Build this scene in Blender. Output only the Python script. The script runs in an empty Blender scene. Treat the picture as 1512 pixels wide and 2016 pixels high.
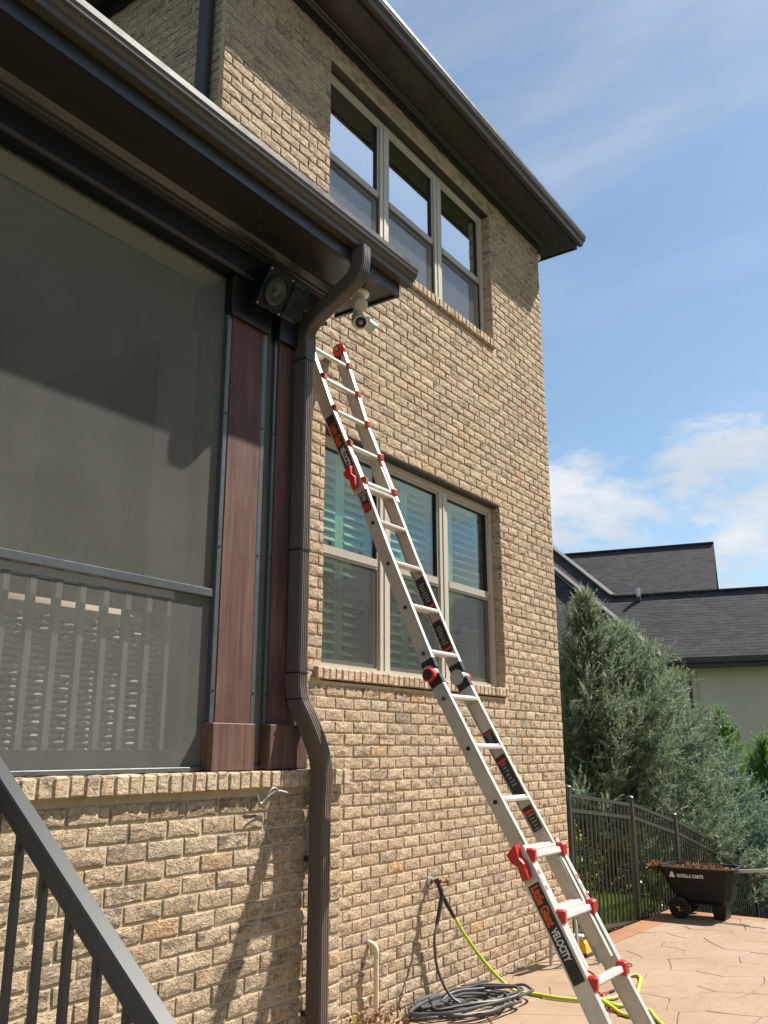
import bpy, bmesh, math, random
import numpy as np
from mathutils import Vector, Matrix
R = math.radians
random.seed(7)
rng = np.random.default_rng(7)
scene = bpy.context.scene
C = scene.collection

# ------------------------------------------------------------------ camera
F_PX, PITCH, ROLL, YAW = 1748.567, R(14.9943), R(-.1006), R(34.777)
CAM = Vector((0, -3.735, 1.776))
fh = Vector((math.cos(YAW), math.sin(YAW), 0)); rt = Vector((math.sin(YAW), -math.cos(YAW), 0)); upv = Vector((0, 0, 1))
FW = fh*math.cos(PITCH)+upv*math.sin(PITCH); UP0 = upv*math.cos(PITCH)-fh*math.sin(PITCH)
RT = rt*math.cos(ROLL)+UP0*math.sin(ROLL); UP = UP0*math.cos(ROLL)-rt*math.sin(ROLL)
cam = bpy.data.cameras.new('camera'); cam_o = bpy.data.objects.new('camera', cam); C.objects.link(cam_o)
cam.sensor_fit = 'VERTICAL'; cam.sensor_height = 36; cam.lens = F_PX/2016*36
cam.clip_start = .05; cam.clip_end = 3000
m = Matrix((RT, UP, -FW)).transposed().to_4x4(); m.translation = CAM; cam_o.matrix_world = m
scene.camera = cam_o
def cam_size(p):
    d = Vector(p)-CAM; z = d.dot(FW)
    if z < .1: return 0, 0, 0
    return F_PX/z, 756+F_PX*d.dot(RT)/z, 1008-F_PX*d.dot(UP)/z

# ------------------------------------------------------------------ light
TO_SUN = Vector((.744, -.42, 1.115)).normalized()
sun_el = math.asin(TO_SUN.z); sun_rot = math.atan2(TO_SUN.x, TO_SUN.y)
world = bpy.data.worlds.new('World'); scene.world = world; world.use_nodes = True
wn = world.node_tree.nodes; wl = world.node_tree.links
for n in list(wn): wn.remove(n)
wout = wn.new('ShaderNodeOutputWorld'); bg = wn.new('ShaderNodeBackground'); sky = wn.new('ShaderNodeTexSky')
sky.sky_type = 'NISHITA'; sky.sun_disc = False; sky.sun_elevation = sun_el; sky.sun_rotation = sun_rot
sky.air_density = 1.0; sky.dust_density = .5; sky.ozone_density = .75
bg.inputs['Strength'].default_value = .068
def wmath(op, a, b=None, c=None):
    n = wn.new('ShaderNodeMath'); n.operation = op
    for i, v in enumerate((a, b, c)):
        if v is None: continue
        if isinstance(v, (int, float)): n.inputs[i].default_value = v
        else: wl.new(v, n.inputs[i])
    return n.outputs[0]
tc = wn.new('ShaderNodeTexCoord'); sep = wn.new('ShaderNodeSeparateXYZ'); wl.new(tc.outputs['Generated'], sep.inputs[0])
zc = wmath('ADD', wmath('MAXIMUM', sep.outputs[2], .0), .16)
px = wmath('DIVIDE', sep.outputs[0], zc); py = wmath('DIVIDE', sep.outputs[1], zc)
comb = wn.new('ShaderNodeCombineXYZ'); wl.new(px, comb.inputs[0]); wl.new(py, comb.inputs[1]); comb.inputs[2].default_value = 5.1
def wnoise(scale, detail, rough, dist=0, stretch=None):
    n = wn.new('ShaderNodeTexNoise'); n.inputs['Scale'].default_value = scale; n.inputs['Detail'].default_value = detail
    n.inputs['Roughness'].default_value = rough; n.inputs['Distortion'].default_value = dist
    src = comb.outputs[0]
    if stretch:
        mp = wn.new('ShaderNodeMapping'); mp.inputs['Scale'].default_value = stretch; mp.inputs['Rotation'].default_value = (0, 0, R(35)); wl.new(src, mp.inputs[0]); src = mp.outputs[0]
    wl.new(src, n.inputs['Vector']); return n.outputs['Fac']
def wramp(v, a, b):
    n = wn.new('ShaderNodeMapRange'); n.interpolation_type = 'SMOOTHSTEP'; wl.new(v, n.inputs[0]); n.inputs[1].default_value = a; n.inputs[2].default_value = b
    return n.outputs[0]
cum = wnoise(2.1, 10, .6, .2); big = wnoise(.62, 3, .5)
# broken cumulus thickening towards the horizon, thin veil overhead
low = wramp(sep.outputs[2], .50, .24)
thr = wmath('ADD', wmath('MULTIPLY', cum, .55), wmath('MULTIPLY', big, .45))
cmask = wramp(wmath('ADD', thr, wmath('MULTIPLY', low, .125)), .565, .66)
streak = wmath('MULTIPLY', wramp(wnoise(1.0, 8, .65, .6, (.7, 2.6, 1)), .44, .66), wmath('MULTIPLY', wramp(sep.outputs[2], .42, .20), .7))
veil = wmath('MULTIPLY', wramp(wnoise(.8, 6, .62, .5, (1.6, .45, 1)), .36, .78), .62)
mask = wmath('MAXIMUM', wmath('MAXIMUM', wmath('MULTIPLY', cmask, .9), streak), wmath('MAXIMUM', veil, .07))
cloudc = wn.new('ShaderNodeMix'); cloudc.data_type = 'RGBA'
wl.new(wramp(wnoise(2.2, 6, .6), .35, .7), cloudc.inputs['Factor'])
cloudc.inputs['A'].default_value = (4.9, 5.25, 5.8, 1); cloudc.inputs['B'].default_value = (6.7, 6.8, 6.9, 1)
mixc = wn.new('ShaderNodeMix'); mixc.data_type = 'RGBA'
wb = wn.new('ShaderNodeMix'); wb.data_type = 'RGBA'; wb.blend_type = 'MULTIPLY'; wb.inputs['Factor'].default_value = 1; wb.inputs['B'].default_value = (.88, 1.02, 1.03, 1)
wl.new(sky.outputs[0], wb.inputs['A']); wl.new(mask, mixc.inputs['Factor']); wl.new(wb.outputs['Result'], mixc.inputs['A']); wl.new(cloudc.outputs['Result'], mixc.inputs['B'])
wl.new(mixc.outputs['Result'], bg.inputs['Color']); wl.new(bg.outputs[0], wout.inputs[0])

sun = bpy.data.lights.new('sun', 'SUN'); sun.energy = 5.0; sun.angle = R(.53); sun.color = (1, .935, .83)
sun_o = bpy.data.objects.new('sun', sun); C.objects.link(sun_o); sun_o.rotation_euler = (-TO_SUN).to_track_quat('-Z', 'Y').to_euler(); sun_o.location = (6, -6, 14)
scene.view_settings.view_transform = 'Standard'; scene.view_settings.look = 'None'; scene.view_settings.gamma = 1
scene.view_settings.exposure = 1.02
scene.render.engine = 'CYCLES'; scene.cycles.use_denoising = True; scene.cycles.max_bounces = 8; scene.cycles.transparent_max_bounces = 24
scene.cycles.sample_clamp_indirect = 6

# ------------------------------------------------------------------ materials
MATS = {}
class NT:
    def __init__(s, name):
        s.m = bpy.data.materials.new(name); s.m.use_nodes = True; s.n = s.m.node_tree.nodes; s.l = s.m.node_tree.links
        s.b = s.n['Principled BSDF']; s.out = s.n['Material Output']; MATS[name] = s.m
    def new(s, t, **kw):
        n = s.n.new(t)
        for k, v in kw.items(): setattr(n, k, v)
        return n
    def put(s, sock, v):
        if hasattr(v, 'is_output') or isinstance(v, bpy.types.NodeSocket): s.l.new(v, sock)
        elif isinstance(v, tuple) and len(v) == 3 and sock.type == 'RGBA': sock.default_value = (*v, 1)
        else: sock.default_value = v
    def math(s, op, a, b=0.0, c=0.0):
        n = s.new('ShaderNodeMath', operation=op); s.put(n.inputs[0], a); s.put(n.inputs[1], b); s.put(n.inputs[2], c); return n.outputs[0]
    def vmath(s, op, a, b):
        n = s.new('ShaderNodeVectorMath', operation=op); s.put(n.inputs[0], a); s.put(n.inputs[1], b); return n.outputs[0]
    def pos(s): return s.new('ShaderNodeNewGeometry').outputs['Position']
    def obj(s): return s.new('ShaderNodeTexCoord').outputs['Object']
    def noise(s, v, scale, detail=5, rough=.55, dist=0):
        n = s.new('ShaderNodeTexNoise'); s.l.new(v, n.inputs['Vector']); n.inputs['Scale'].default_value = scale; n.inputs['Detail'].default_value = detail
        n.inputs['Roughness'].default_value = rough; n.inputs['Distortion'].default_value = dist; return n.outputs['Fac']
    def vor(s, v, scale, feature='F1'):
        n = s.new('ShaderNodeTexVoronoi', feature=feature); s.l.new(v, n.inputs['Vector']); n.inputs['Scale'].default_value = scale; return n.outputs['Distance']
    def mapv(s, v, scale=(1, 1, 1), rot=(0, 0, 0), loc=(0, 0, 0)):
        n = s.new('ShaderNodeMapping'); s.l.new(v, n.inputs[0]); n.inputs['Scale'].default_value = scale; n.inputs['Rotation'].default_value = rot; n.inputs['Location'].default_value = loc; return n.outputs[0]
    def rng(s, v, a, b, c=0.0, d=1.0):
        n = s.new('ShaderNodeMapRange'); s.put(n.inputs[0], v)
        for i, x in enumerate((a, b, c, d)): n.inputs[i+1].default_value = x
        return n.outputs[0]
    def mix(s, f, a, b, mode='MIX'):
        n = s.new('ShaderNodeMix', data_type='RGBA', blend_type=mode); s.put(n.inputs['Factor'], f); s.put(n.inputs['A'], a); s.put(n.inputs['B'], b); return n.outputs['Result']
    def ramp(s, v, stops, interp='LINEAR'):
        n = s.new('ShaderNodeValToRGB'); s.l.new(v, n.inputs[0]); e = n.color_ramp.elements; n.color_ramp.interpolation = interp
        while len(e) < len(stops): e.new(.5)
        for i, (p, c) in enumerate(stops): e[i].position = p; e[i].color = (*c, 1)
        return n.outputs[0]
    def bump(s, h, strength=.5, dist=.01, nrm=None):
        n = s.new('ShaderNodeBump'); s.put(n.inputs['Height'], h); n.inputs['Strength'].default_value = strength; n.inputs['Distance'].default_value = dist
        if nrm is not None: s.l.new(nrm, n.inputs['Normal'])
        return n.outputs[0]
    def fin(s, color=None, rough=None, metal=0, normal=None, spec=None, trans=None):
        if color is not None: s.put(s.b.inputs['Base Color'], color)
        if rough is not None: s.put(s.b.inputs['Roughness'], rough)
        s.b.inputs['Metallic'].default_value = metal
        if spec is not None: s.b.inputs['Specular IOR Level'].default_value = spec
        if normal is not None: s.l.new(normal, s.b.inputs['Normal'])
        return s.m
    def rnd(s):
        a = s.new('ShaderNodeAttribute', attribute_name='rnd'); o = s.new('ShaderNodeObjectInfo')
        return s.math('FRACT', s.math('ADD', a.outputs['Fac'], o.outputs['Random']))

def mat_plain(name, col, rough=.5, metal=0, var=.12, scale=6, bump=0, bscale=80, spec=None, grime=0):
    t = NT(name); p = t.pos()
    v = t.rng(t.noise(p, scale, 5, .6), .25, .75, 1-var, 1+var)
    c = t.mix(1.0, col, t.new('ShaderNodeCombineXYZ').outputs[0], 'MIX') if False else None
    cm = t.new('ShaderNodeCombineXYZ'); [t.l.new(v, cm.inputs[i]) for i in range(3)]
    col2 = t.mix(1.0, col, cm.outputs[0], 'MULTIPLY')
    if grime:
        g = t.rng(t.noise(p, scale*3.3, 6, .7), .52, .75, 0, grime); col2 = t.mix(g, col2, tuple(c_*.35 for c_ in col))
    r = t.rng(t.noise(p, scale*4, 4, .6), .2, .8, max(0, rough-.1), min(1, rough+.1))
    nrm = t.bump(t.noise(p, bscale, 4, .6), bump, .004) if bump else None
    return t.fin(col2, r, metal, nrm, spec)

def mat_brick(name, cap=False):
    t = NT(name); p = t.pos(); r = t.rnd()
    off = t.new('ShaderNodeCombineXYZ')
    t.l.new(t.math('MULTIPLY', r, 37.0), off.inputs[0]); t.l.new(t.math('MULTIPLY', r, 91.0), off.inputs[1]); t.l.new(t.math('MULTIPLY', r, 53.0), off.inputs[2])
    q = t.vmath('ADD', p, off.outputs[0])
    base = t.ramp(r, [(0, (.42, .298, .193)), (.2, (.47, .338, .222)), (.42, (.53, .390, .258)), (.56, (.43, .308, .203)), (.7, (.58, .440, .300)), (.9, (.31, .228, .162)), (.962, (.50, .36, .24)), (.97, (.50, .27, .11)), (.98, (.48, .36, .23)), (1, (.5, .4, .3))])
    n1 = t.noise(t.mapv(q, (1, 1, 1.35)), 30, 7, .66, 1.1); n2 = t.noise(t.mapv(q, (9, 9, 30)), 1.0, 6, .65, .4); n3 = t.noise(q, 95, 6, .75)
    r2 = t.math('FRACT', t.math('MULTIPLY', r, 7.31))
    pit = t.math('MULTIPLY', t.rng(t.vor(t.mapv(q, (1, 1, 1.7)), 55), .10, .34, 1, 0), t.rng(n1, .44, .60, 1, 0))
    c = t.mix(t.rng(n1, .42, .62, 0, .62), base, (.76, .615, .445))            # pale slurry on the high spots
    dk = t.math('MULTIPLY', t.rng(n2, .48, .64, 0, .95), t.rng(r2, .1, .9, .15, .88))
    c = t.mix(dk, c, (.105, .085, .075))                                       # grey-brown kiln smudges
    c = t.mix(t.rng(n3, .60, .76, 0, .6), c, (.17, .115, .075)); c = t.mix(t.math('MULTIPLY', pit, .85), c, (.12, .075, .045))
    c = t.mix(t.rng(t.noise(q, 17, 4, .6), .62, .74, 0, .4), c, (.45, .24, .11))
    h = t.math('ADD', t.math('MULTIPLY', t.rng(n1, .3, .7, 0, 1), 1.5), t.math('MULTIPLY', n3, .4)); h = t.math('SUBTRACT', h, t.math('MULTIPLY', pit, .55))
    nrm = t.bump(h, 1.0 if not cap else .55, .0068)
    return t.fin(c, .9, 0, nrm, .2)

def mat_mortar(name):
    t = NT(name); p = t.pos()
    c = t.ramp(t.noise(p, 14, 6, .65), [(.25, (.44, .345, .235)), (.6, (.55, .445, .315)), (.8, (.62, .52, .39))])
    return t.fin(c, .95, 0, t.bump(t.noise(p, 160, 5, .7), .6, .004), .15)

def mat_screen(name, cover, col):
    t = NT(name); p = t.pos()
    tr = t.new('ShaderNodeBsdfTransparent'); d = t.new('ShaderNodeBsdfDiffuse'); d.inputs['Roughness'].default_value = .6
    v = t.rng(t.noise(t.mapv(p, (1.2, 1, 1)), 3, 5, .6), .3, .7, .9, 1.1); w = t.rng(t.noise(t.mapv(p, (500, 1, 60)), 1.0, 3, .7), .3, .7, .86, 1.14); w2 = t.rng(t.noise(t.mapv(p, (60, 1, 500)), 1.0, 3, .7), .3, .7, .86, 1.14)
    v = t.math('MULTIPLY', t.math('MULTIPLY', v, w), w2)
    cm = t.new('ShaderNodeCombineXYZ'); [t.l.new(v, cm.inputs[i]) for i in range(3)]
    t.put(d.inputs['Color'], t.mix(1.0, col, cm.outputs[0], 'MULTIPLY'))
    mx = t.new('ShaderNodeMixShader'); mx.inputs[0].default_value = cover
    t.l.new(tr.outputs[0], mx.inputs[1]); t.l.new(d.outputs[0], mx.inputs[2]); t.l.new(mx.outputs[0], t.out.inputs[0]); return t.m

def mat_glass(name, tint, ior=1.5, boost=1.0):
    t = NT(name); p = t.pos()
    tr = t.new('ShaderNodeBsdfTransparent'); tr.inputs[0].default_value = (*tint, 1)
    g = t.new('ShaderNodeBsdfGlossy'); g.inputs['Roughness'].default_value = .0; g.inputs['Color'].default_value = (.95, .97, 1, 1)
    t.l.new(t.bump(t.noise(p, 1.7, 2, .5), .02, .02), g.inputs['Normal'])
    lw = t.new('ShaderNodeLayerWeight'); lw.inputs['Blend'].default_value = .5
    f = t.math('MINIMUM', t.math('ADD', t.math('MULTIPLY', t.math('POWER', lw.outputs['Facing'], 3.5), 1-ior), ior), 1.0)
    mx = t.new('ShaderNodeMixShader'); t.l.new(f, mx.inputs[0]); t.l.new(tr.outputs[0], mx.inputs[1]); t.l.new(g.outputs[0], mx.inputs[2]); t.l.new(mx.outputs[0], t.out.inputs[0]); return t.m

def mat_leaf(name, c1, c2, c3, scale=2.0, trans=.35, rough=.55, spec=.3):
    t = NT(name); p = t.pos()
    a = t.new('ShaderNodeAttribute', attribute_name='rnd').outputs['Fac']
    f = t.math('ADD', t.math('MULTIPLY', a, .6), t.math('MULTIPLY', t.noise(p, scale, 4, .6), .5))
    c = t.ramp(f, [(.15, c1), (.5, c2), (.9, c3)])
    t.fin(c, rough, 0, None, spec)
    tl = t.new('ShaderNodeBsdfTranslucent'); t.put(tl.inputs[0], t.mix(.5, c, tuple(min(1, x*1.5) for x in c3)))
    mx = t.new('ShaderNodeMixShader'); mx.inputs[0].default_value = trans; t.l.new(t.b.outputs[0], mx.inputs[1]); t.l.new(tl.outputs[0], mx.inputs[2]); t.l.new(mx.outputs[0], t.out.inputs[0]); return t.m

def mat_wood(name, c1, c2, c3):
    t = NT(name); p = t.pos()
    g = t.noise(t.mapv(p, (26, 26, 1.6)), 1.0, 7, .65, .8); b = t.noise(p, 3.5, 4, .6)
    c = t.ramp(t.math('ADD', t.math('MULTIPLY', g, .7), t.math('MULTIPLY', b, .35)), [(.32, c1), (.55, c2), (.75, c3)])
    k = t.rng(t.vor(t.mapv(p, (7, 7, 3)), 1.0), .0, .09, 1, 0); c = t.mix(t.math('MULTIPLY', k, .7), c, tuple(x*.25 for x in c1))
    s = t.rng(t.noise(t.mapv(p, (30, 30, .8)), 1, 5, .6), .56, .7, 0, .55); c = t.mix(s, c, tuple(x*.4 for x in c1))
    return t.fin(c, .62, 0, t.bump(g, .35, .003), .3)

def mat_shingle(name):
    t = NT(name); o = t.obj(); sp_ = t.new('ShaderNodeSeparateXYZ'); t.l.new(o, sp_.inputs[0])
    row = t.math('DIVIDE', sp_.outputs[1], .145); fr = t.math('FRACT', row); fl_ = t.math('FLOOR', row)
    cx = t.new('ShaderNodeCombineXYZ'); t.l.new(t.math('MULTIPLY', sp_.outputs[0], 3.4), cx.inputs[0]); t.l.new(t.math('MULTIPLY', fl_, 7.7), cx.inputs[1])
    tab = t.noise(cx.outputs[0], 1.0, 2, .5); wn_ = t.new('ShaderNodeTexWhiteNoise', noise_dimensions='2D'); ci = t.new('ShaderNodeCombineXYZ'); t.l.new(t.math('FLOOR', t.math('ADD', t.math('MULTIPLY', sp_.outputs[0], 3.3), t.math('MULTIPLY', fl_, .37))), ci.inputs[0]); t.l.new(fl_, ci.inputs[1]); t.l.new(ci.outputs[0], wn_.inputs['Vector'])
    c = t.mix(wn_.outputs['Value'], (.042, .042, .046), (.070, .070, .074)); c = t.mix(t.rng(t.noise(o, .9, 5, .6), .3, .7, 0, .4), c, (.042, .041, .041))
    c = t.mix(.7, c, t.mix(t.noise(o, 60, 3, .7), (.7, .7, .7), (1.3, 1.3, 1.3)), 'MULTIPLY')
    gap = t.math('MULTIPLY', t.rng(fr, .80, .86, 0, 1), t.rng(tab, .44, .5, 0, 1)); c = t.mix(gap, c, (.008, .008, .009))
    return t.fin(c, .92, 0, t.bump(t.math('SUBTRACT', t.math('MULTIPLY', t.noise(o, 70, 3, .7), .3), fr), .5, .012), .2)

def mat_concrete(name, cols, stain=(.20, .115, .06)):
    t = NT(name); p = t.pos(); r = t.rnd()
    a = t.noise(p, 1.1, 6, .62, .4); b = t.noise(p, 9, 6, .65); d = t.noise(p, 70, 5, .7)
    c = t.ramp(t.math('ADD', t.math('MULTIPLY', a, .65), t.math('MULTIPLY', b, .35)), [(.28, cols[0]), (.5, cols[1]), (.72, cols[2])])
    c = t.mix(t.rng(r, 0, 1, 0, .22), c, cols[0]); c = t.mix(t.rng(b, .6, .78, 0, .4), c, stain); c = t.mix(t.rng(d, .63, .8, 0, .35), c, tuple(x*.4 for x in cols[0]))
    h = t.math('ADD', t.math('MULTIPLY', t.noise(t.mapv(p, (6, 14, 6), (0, 0, .5)), 1.0, 7, .6, .6), 1), t.math('MULTIPLY', d, .12))
    return t.fin(c, t.rng(b, .2, .8, .5, .75), 0, t.bump(h, .45, .012), .35)

def mat_ground(name):
    t = NT(name); p = t.pos(); a = t.noise(p, .5, 6, .6); b = t.noise(p, 30, 6, .7)
    c = t.ramp(t.math('ADD', t.math('MULTIPLY', a, .5), t.math('MULTIPLY', b, .5)), [(.3, (.02, .035, .01)), (.5, (.045, .075, .018)), (.7, (.085, .11, .03))])
    return t.fin(c, .95, 0, t.bump(b, .9, .03), .1)

M = {}
M['brick'] = mat_brick('brick_face'); M['capbrick'] = mat_brick('cap_brick_face', True); M['mortar'] = mat_mortar('mortar')
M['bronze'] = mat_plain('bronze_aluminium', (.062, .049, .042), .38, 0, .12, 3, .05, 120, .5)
M['ds'] = mat_plain('lit_downspout_bronze', (.120, .092, .080), .36, 0, .08, 3, .03, 120, .5)  # lighter copy of the gutter bronze, sunlight on the downspout put into its colour
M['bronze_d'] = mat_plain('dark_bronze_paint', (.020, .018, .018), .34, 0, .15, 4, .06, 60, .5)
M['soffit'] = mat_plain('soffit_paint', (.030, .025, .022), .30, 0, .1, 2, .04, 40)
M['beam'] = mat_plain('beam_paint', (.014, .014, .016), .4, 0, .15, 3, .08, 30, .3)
M['trim_metal'] = mat_plain('sky_tinted_bronze_trim', (.105, .115, .125), .32, .35, .1, 5, .03, 80)  # bronze trim turned blue-grey, the sky's reflection put into its colour
M['frame'] = mat_plain('almond_vinyl', (.50, .45, .375), .42, 0, .05, 3, .02, 60)
M['sash'] = mat_plain('clay_vinyl', (.40, .36, .30), .42, 0, .05, 3, .02, 60)
M['gasket'] = mat_plain('black_gasket', (.012, .012, .012), .5, 0, .1)
M['screen'] = mat_screen('porch_screen_mesh', .47, (.29, .285, .262)); M['bugscreen'] = mat_screen('window_screen_mesh', .6, (.13, .135, .132))
M['bugscreen_up'] = mat_screen('pale_window_screen', .55, (.24, .24, .25)); M['glass_up'] = mat_glass('coated_glass', (.84, .90, .94), .60); M['glass_low'] = mat_glass('green_glass', (.72, .88, .775), .07)
M['shutter'] = mat_plain('white_shutter_paint', (.62, .62, .57), .45, 0, .04)
M['blind'] = mat_plain('blind_fabric', (.66, .66, .68), .6, 0, .04)
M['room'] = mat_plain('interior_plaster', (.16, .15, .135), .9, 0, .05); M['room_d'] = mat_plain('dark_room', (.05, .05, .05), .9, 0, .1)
M['porch_in'] = mat_plain('porch_ceiling_paint', (.34, .285, .225), .7, 0, .05); M['porch_wall'] = mat_plain('porch_wall_paint', (.30, .26, .21), .8, 0, .06); M['tv'] = mat_plain('dark_glass_panel', (.008, .012, .02), .15, 0, .1)
M['post'] = mat_wood('stained_cedar', (.045, .020, .017), (.120, .058, .046), (.20, .105, .084)); M['postbase'] = mat_wood('stained_cedar_base', (.060, .030, .024), (.135, .072, .057), (.19, .112, .088))
M['picket'] = mat_plain('grey_picket', (.16, .16, .155), .5, 0, .08)
M['wicker'] = mat_plain('wicker_strand', (.42, .39, .33), .6, 0, .2, 30); M['wicker_d'] = mat_plain('wicker_core', (.03, .027, .024), .8); M['cushion'] = mat_plain('beige_cushion', (.62, .52, .43), .9, 0, .06, 8, .2, 200)
M['alu'] = mat_plain('aluminium', (.60, .585, .55), .36, .55, .07, 9, .05, 60, None, .25); M['alu_in'] = mat_plain('aluminium_dull', (.52, .48, .42), .45, .35, .09, 12, .06, 60, None, .3); M['rung'] = mat_plain('aluminium_rung', (.70, .69, .66), .32, .4, .06, 14)
M['red'] = mat_plain('red_plastic', (.55, .022, .018), .38, 0, .1, 12); M['orange_red'] = mat_plain('faded_red_plastic', (.48, .065, .03), .45, 0, .12, 12)
M['black'] = mat_plain('black_plastic', (.016, .016, .017), .42, 0, .15, 10); M['cart_black'] = mat_plain('black_poly', (.008, .008, .008), .5, 0, .2, 6, .2, 90, .3, .0)
M['label'] = mat_plain('black_label', (.014, .014, .014), .35, 0, .05); M['t_orange'] = mat_plain('orange_print', (.72, .10, .02), .45, 0, .03); M['t_white'] = mat_plain('white_print', (.75, .75, .73), .45, 0, .03); M['t_grey'] = mat_plain('grey_print', (.28, .28, .27), .5, 0, .2, 60)
M['white'] = mat_plain('white_plastic', (.72, .70, .64), .4, 0, .05); M['lens'] = mat_plain('lamp_lens', (.75, .68, .56), .25, 0, .03); M['pvc'] = mat_plain('pvc_pipe', (.62, .55, .42), .45, 0, .08, 8)
M['spk'] = mat_plain('speaker_shell', (.006, .009, .011), .5, 0, .12, 12, .1, 200, .2); M['spk_cone'] = mat_plain('speaker_cone', (.022, .021, .018), .3, 0, .1, 8)
M['copper'] = mat_plain('copper', (.35, .14, .07), .4, .6, .2, 20); M['brass'] = mat_plain('brass_grey', (.20, .17, .12), .4, .6, .2, 30)
M['hose_b'] = mat_plain('black_hose', (.050, .050, .053), .5, 0, .2, 25, .15, 300); M['hose_g'] = mat_plain('lime_hose', (.46, .58, .055), .45, 0, .08, 10); M['cord_r'] = mat_plain('red_cord', (.33, .03, .018), .5, 0, .2, 30); M['cord_k'] = mat_plain('dark_wire', (.03, .028, .026), .5)
M['yellow'] = mat_plain('yellow_plastic', (.70, .36, .012), .4, 0, .08, 10); M['grey_pl'] = mat_plain('grey_plastic', (.50, .49, .45), .5, 0, .08, 10); M['galv'] = mat_plain('galvanised', (.42, .43, .44), .45, .5, .15, 20)
M['rail'] = mat_plain('sky_tinted_rail_black', (.020, .024, .028), .5, 0, .04, 3, 0, 120, .5); M['rail'].node_tree.links.remove(M['rail'].node_tree.nodes['Principled BSDF'].inputs['Roughness'].links[0]); M['rail'].node_tree.nodes['Principled BSDF'].inputs['Roughness'].default_value = .46  # blue-grey lift in the black stands in for sky sheen on the handrail
M['rail_d'] = mat_plain('black_baluster_paint', (.013, .013, .014), .4, 0, .05, 3)
M['fence'] = mat_plain('bronze_fence', (.045, .040, .036), .38, 0, .1, 5, .03, 100, .5)
M['patio'] = mat_concrete('stamped_concrete', [(.235, .152, .098), (.285, .198, .134), (.33, .243, .172)]); M['joint'] = mat_concrete('concrete_joint', [(.19, .125, .08), (.235, .16, .105), (.27, .19, .13)]); M['border'] = mat_concrete('rust_border', [(.235, .100, .045), (.29, .14, .07), (.35, .185, .10)])
M['ground'] = mat_ground('lawn_soil'); M['mulch'] = mat_plain('dark_mulch', (.028, .018, .012), .95, 0, .4, 40, .8, 60); M['step'] = mat_concrete('step_concrete', [(.30, .27, .22), (.36, .32, .27), (.42, .38, .32)])
M['grass'] = mat_leaf('grass_blade', (.05, .10, .015), (.10, .18, .03), (.18, .27, .06), 3)
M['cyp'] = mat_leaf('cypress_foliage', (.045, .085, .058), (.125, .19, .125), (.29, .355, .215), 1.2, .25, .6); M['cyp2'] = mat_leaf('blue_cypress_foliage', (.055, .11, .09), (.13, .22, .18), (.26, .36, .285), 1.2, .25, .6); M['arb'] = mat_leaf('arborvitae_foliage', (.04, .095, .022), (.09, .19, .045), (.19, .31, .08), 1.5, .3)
M['hedge'] = mat_leaf('glossy_leaf', (.028, .055, .014), (.055, .095, .025), (.20, .26, .06), 2.5, .2, .28, .6); M['hedge_y'] = mat_leaf('young_leaf', (.14, .20, .02), (.24, .32, .035), (.38, .45, .07), 3, .35, .4); M['tree_leaf'] = mat_leaf('broad_leaf', (.03, .06, .012), (.06, .11, .025), (.12, .18, .05), 1.0, .3)
M['bark'] = mat_plain('bark', (.085, .062, .045), .9, 0, .35, 14, .8, 40); M['dead'] = mat_leaf('dead_leaf', (.07, .03, .014), (.16, .075, .035), (.30, .16, .08), 9, .2, .8)
M['shingle'] = mat_shingle('asphalt_shingle'); M['ridgecap'] = mat_plain('ridge_cap', (.10, .097, .093), .9, 0, .15, 6, .5, 60); M['stucco'] = mat_plain('grey_beige_stucco', (.60, .52, .445), .92, 0, .07, .8, .35, 160); M['stucco_t'] = mat_plain('stucco_trim', (.56, .49, .42), .9, 0, .05)
M['gutter_n'] = mat_plain('dark_gutter', (.022, .023, .026), .4, 0, .1, 2); M['vent'] = mat_plain('vent_metal', (.5, .5, .5), .4, .4)

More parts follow.
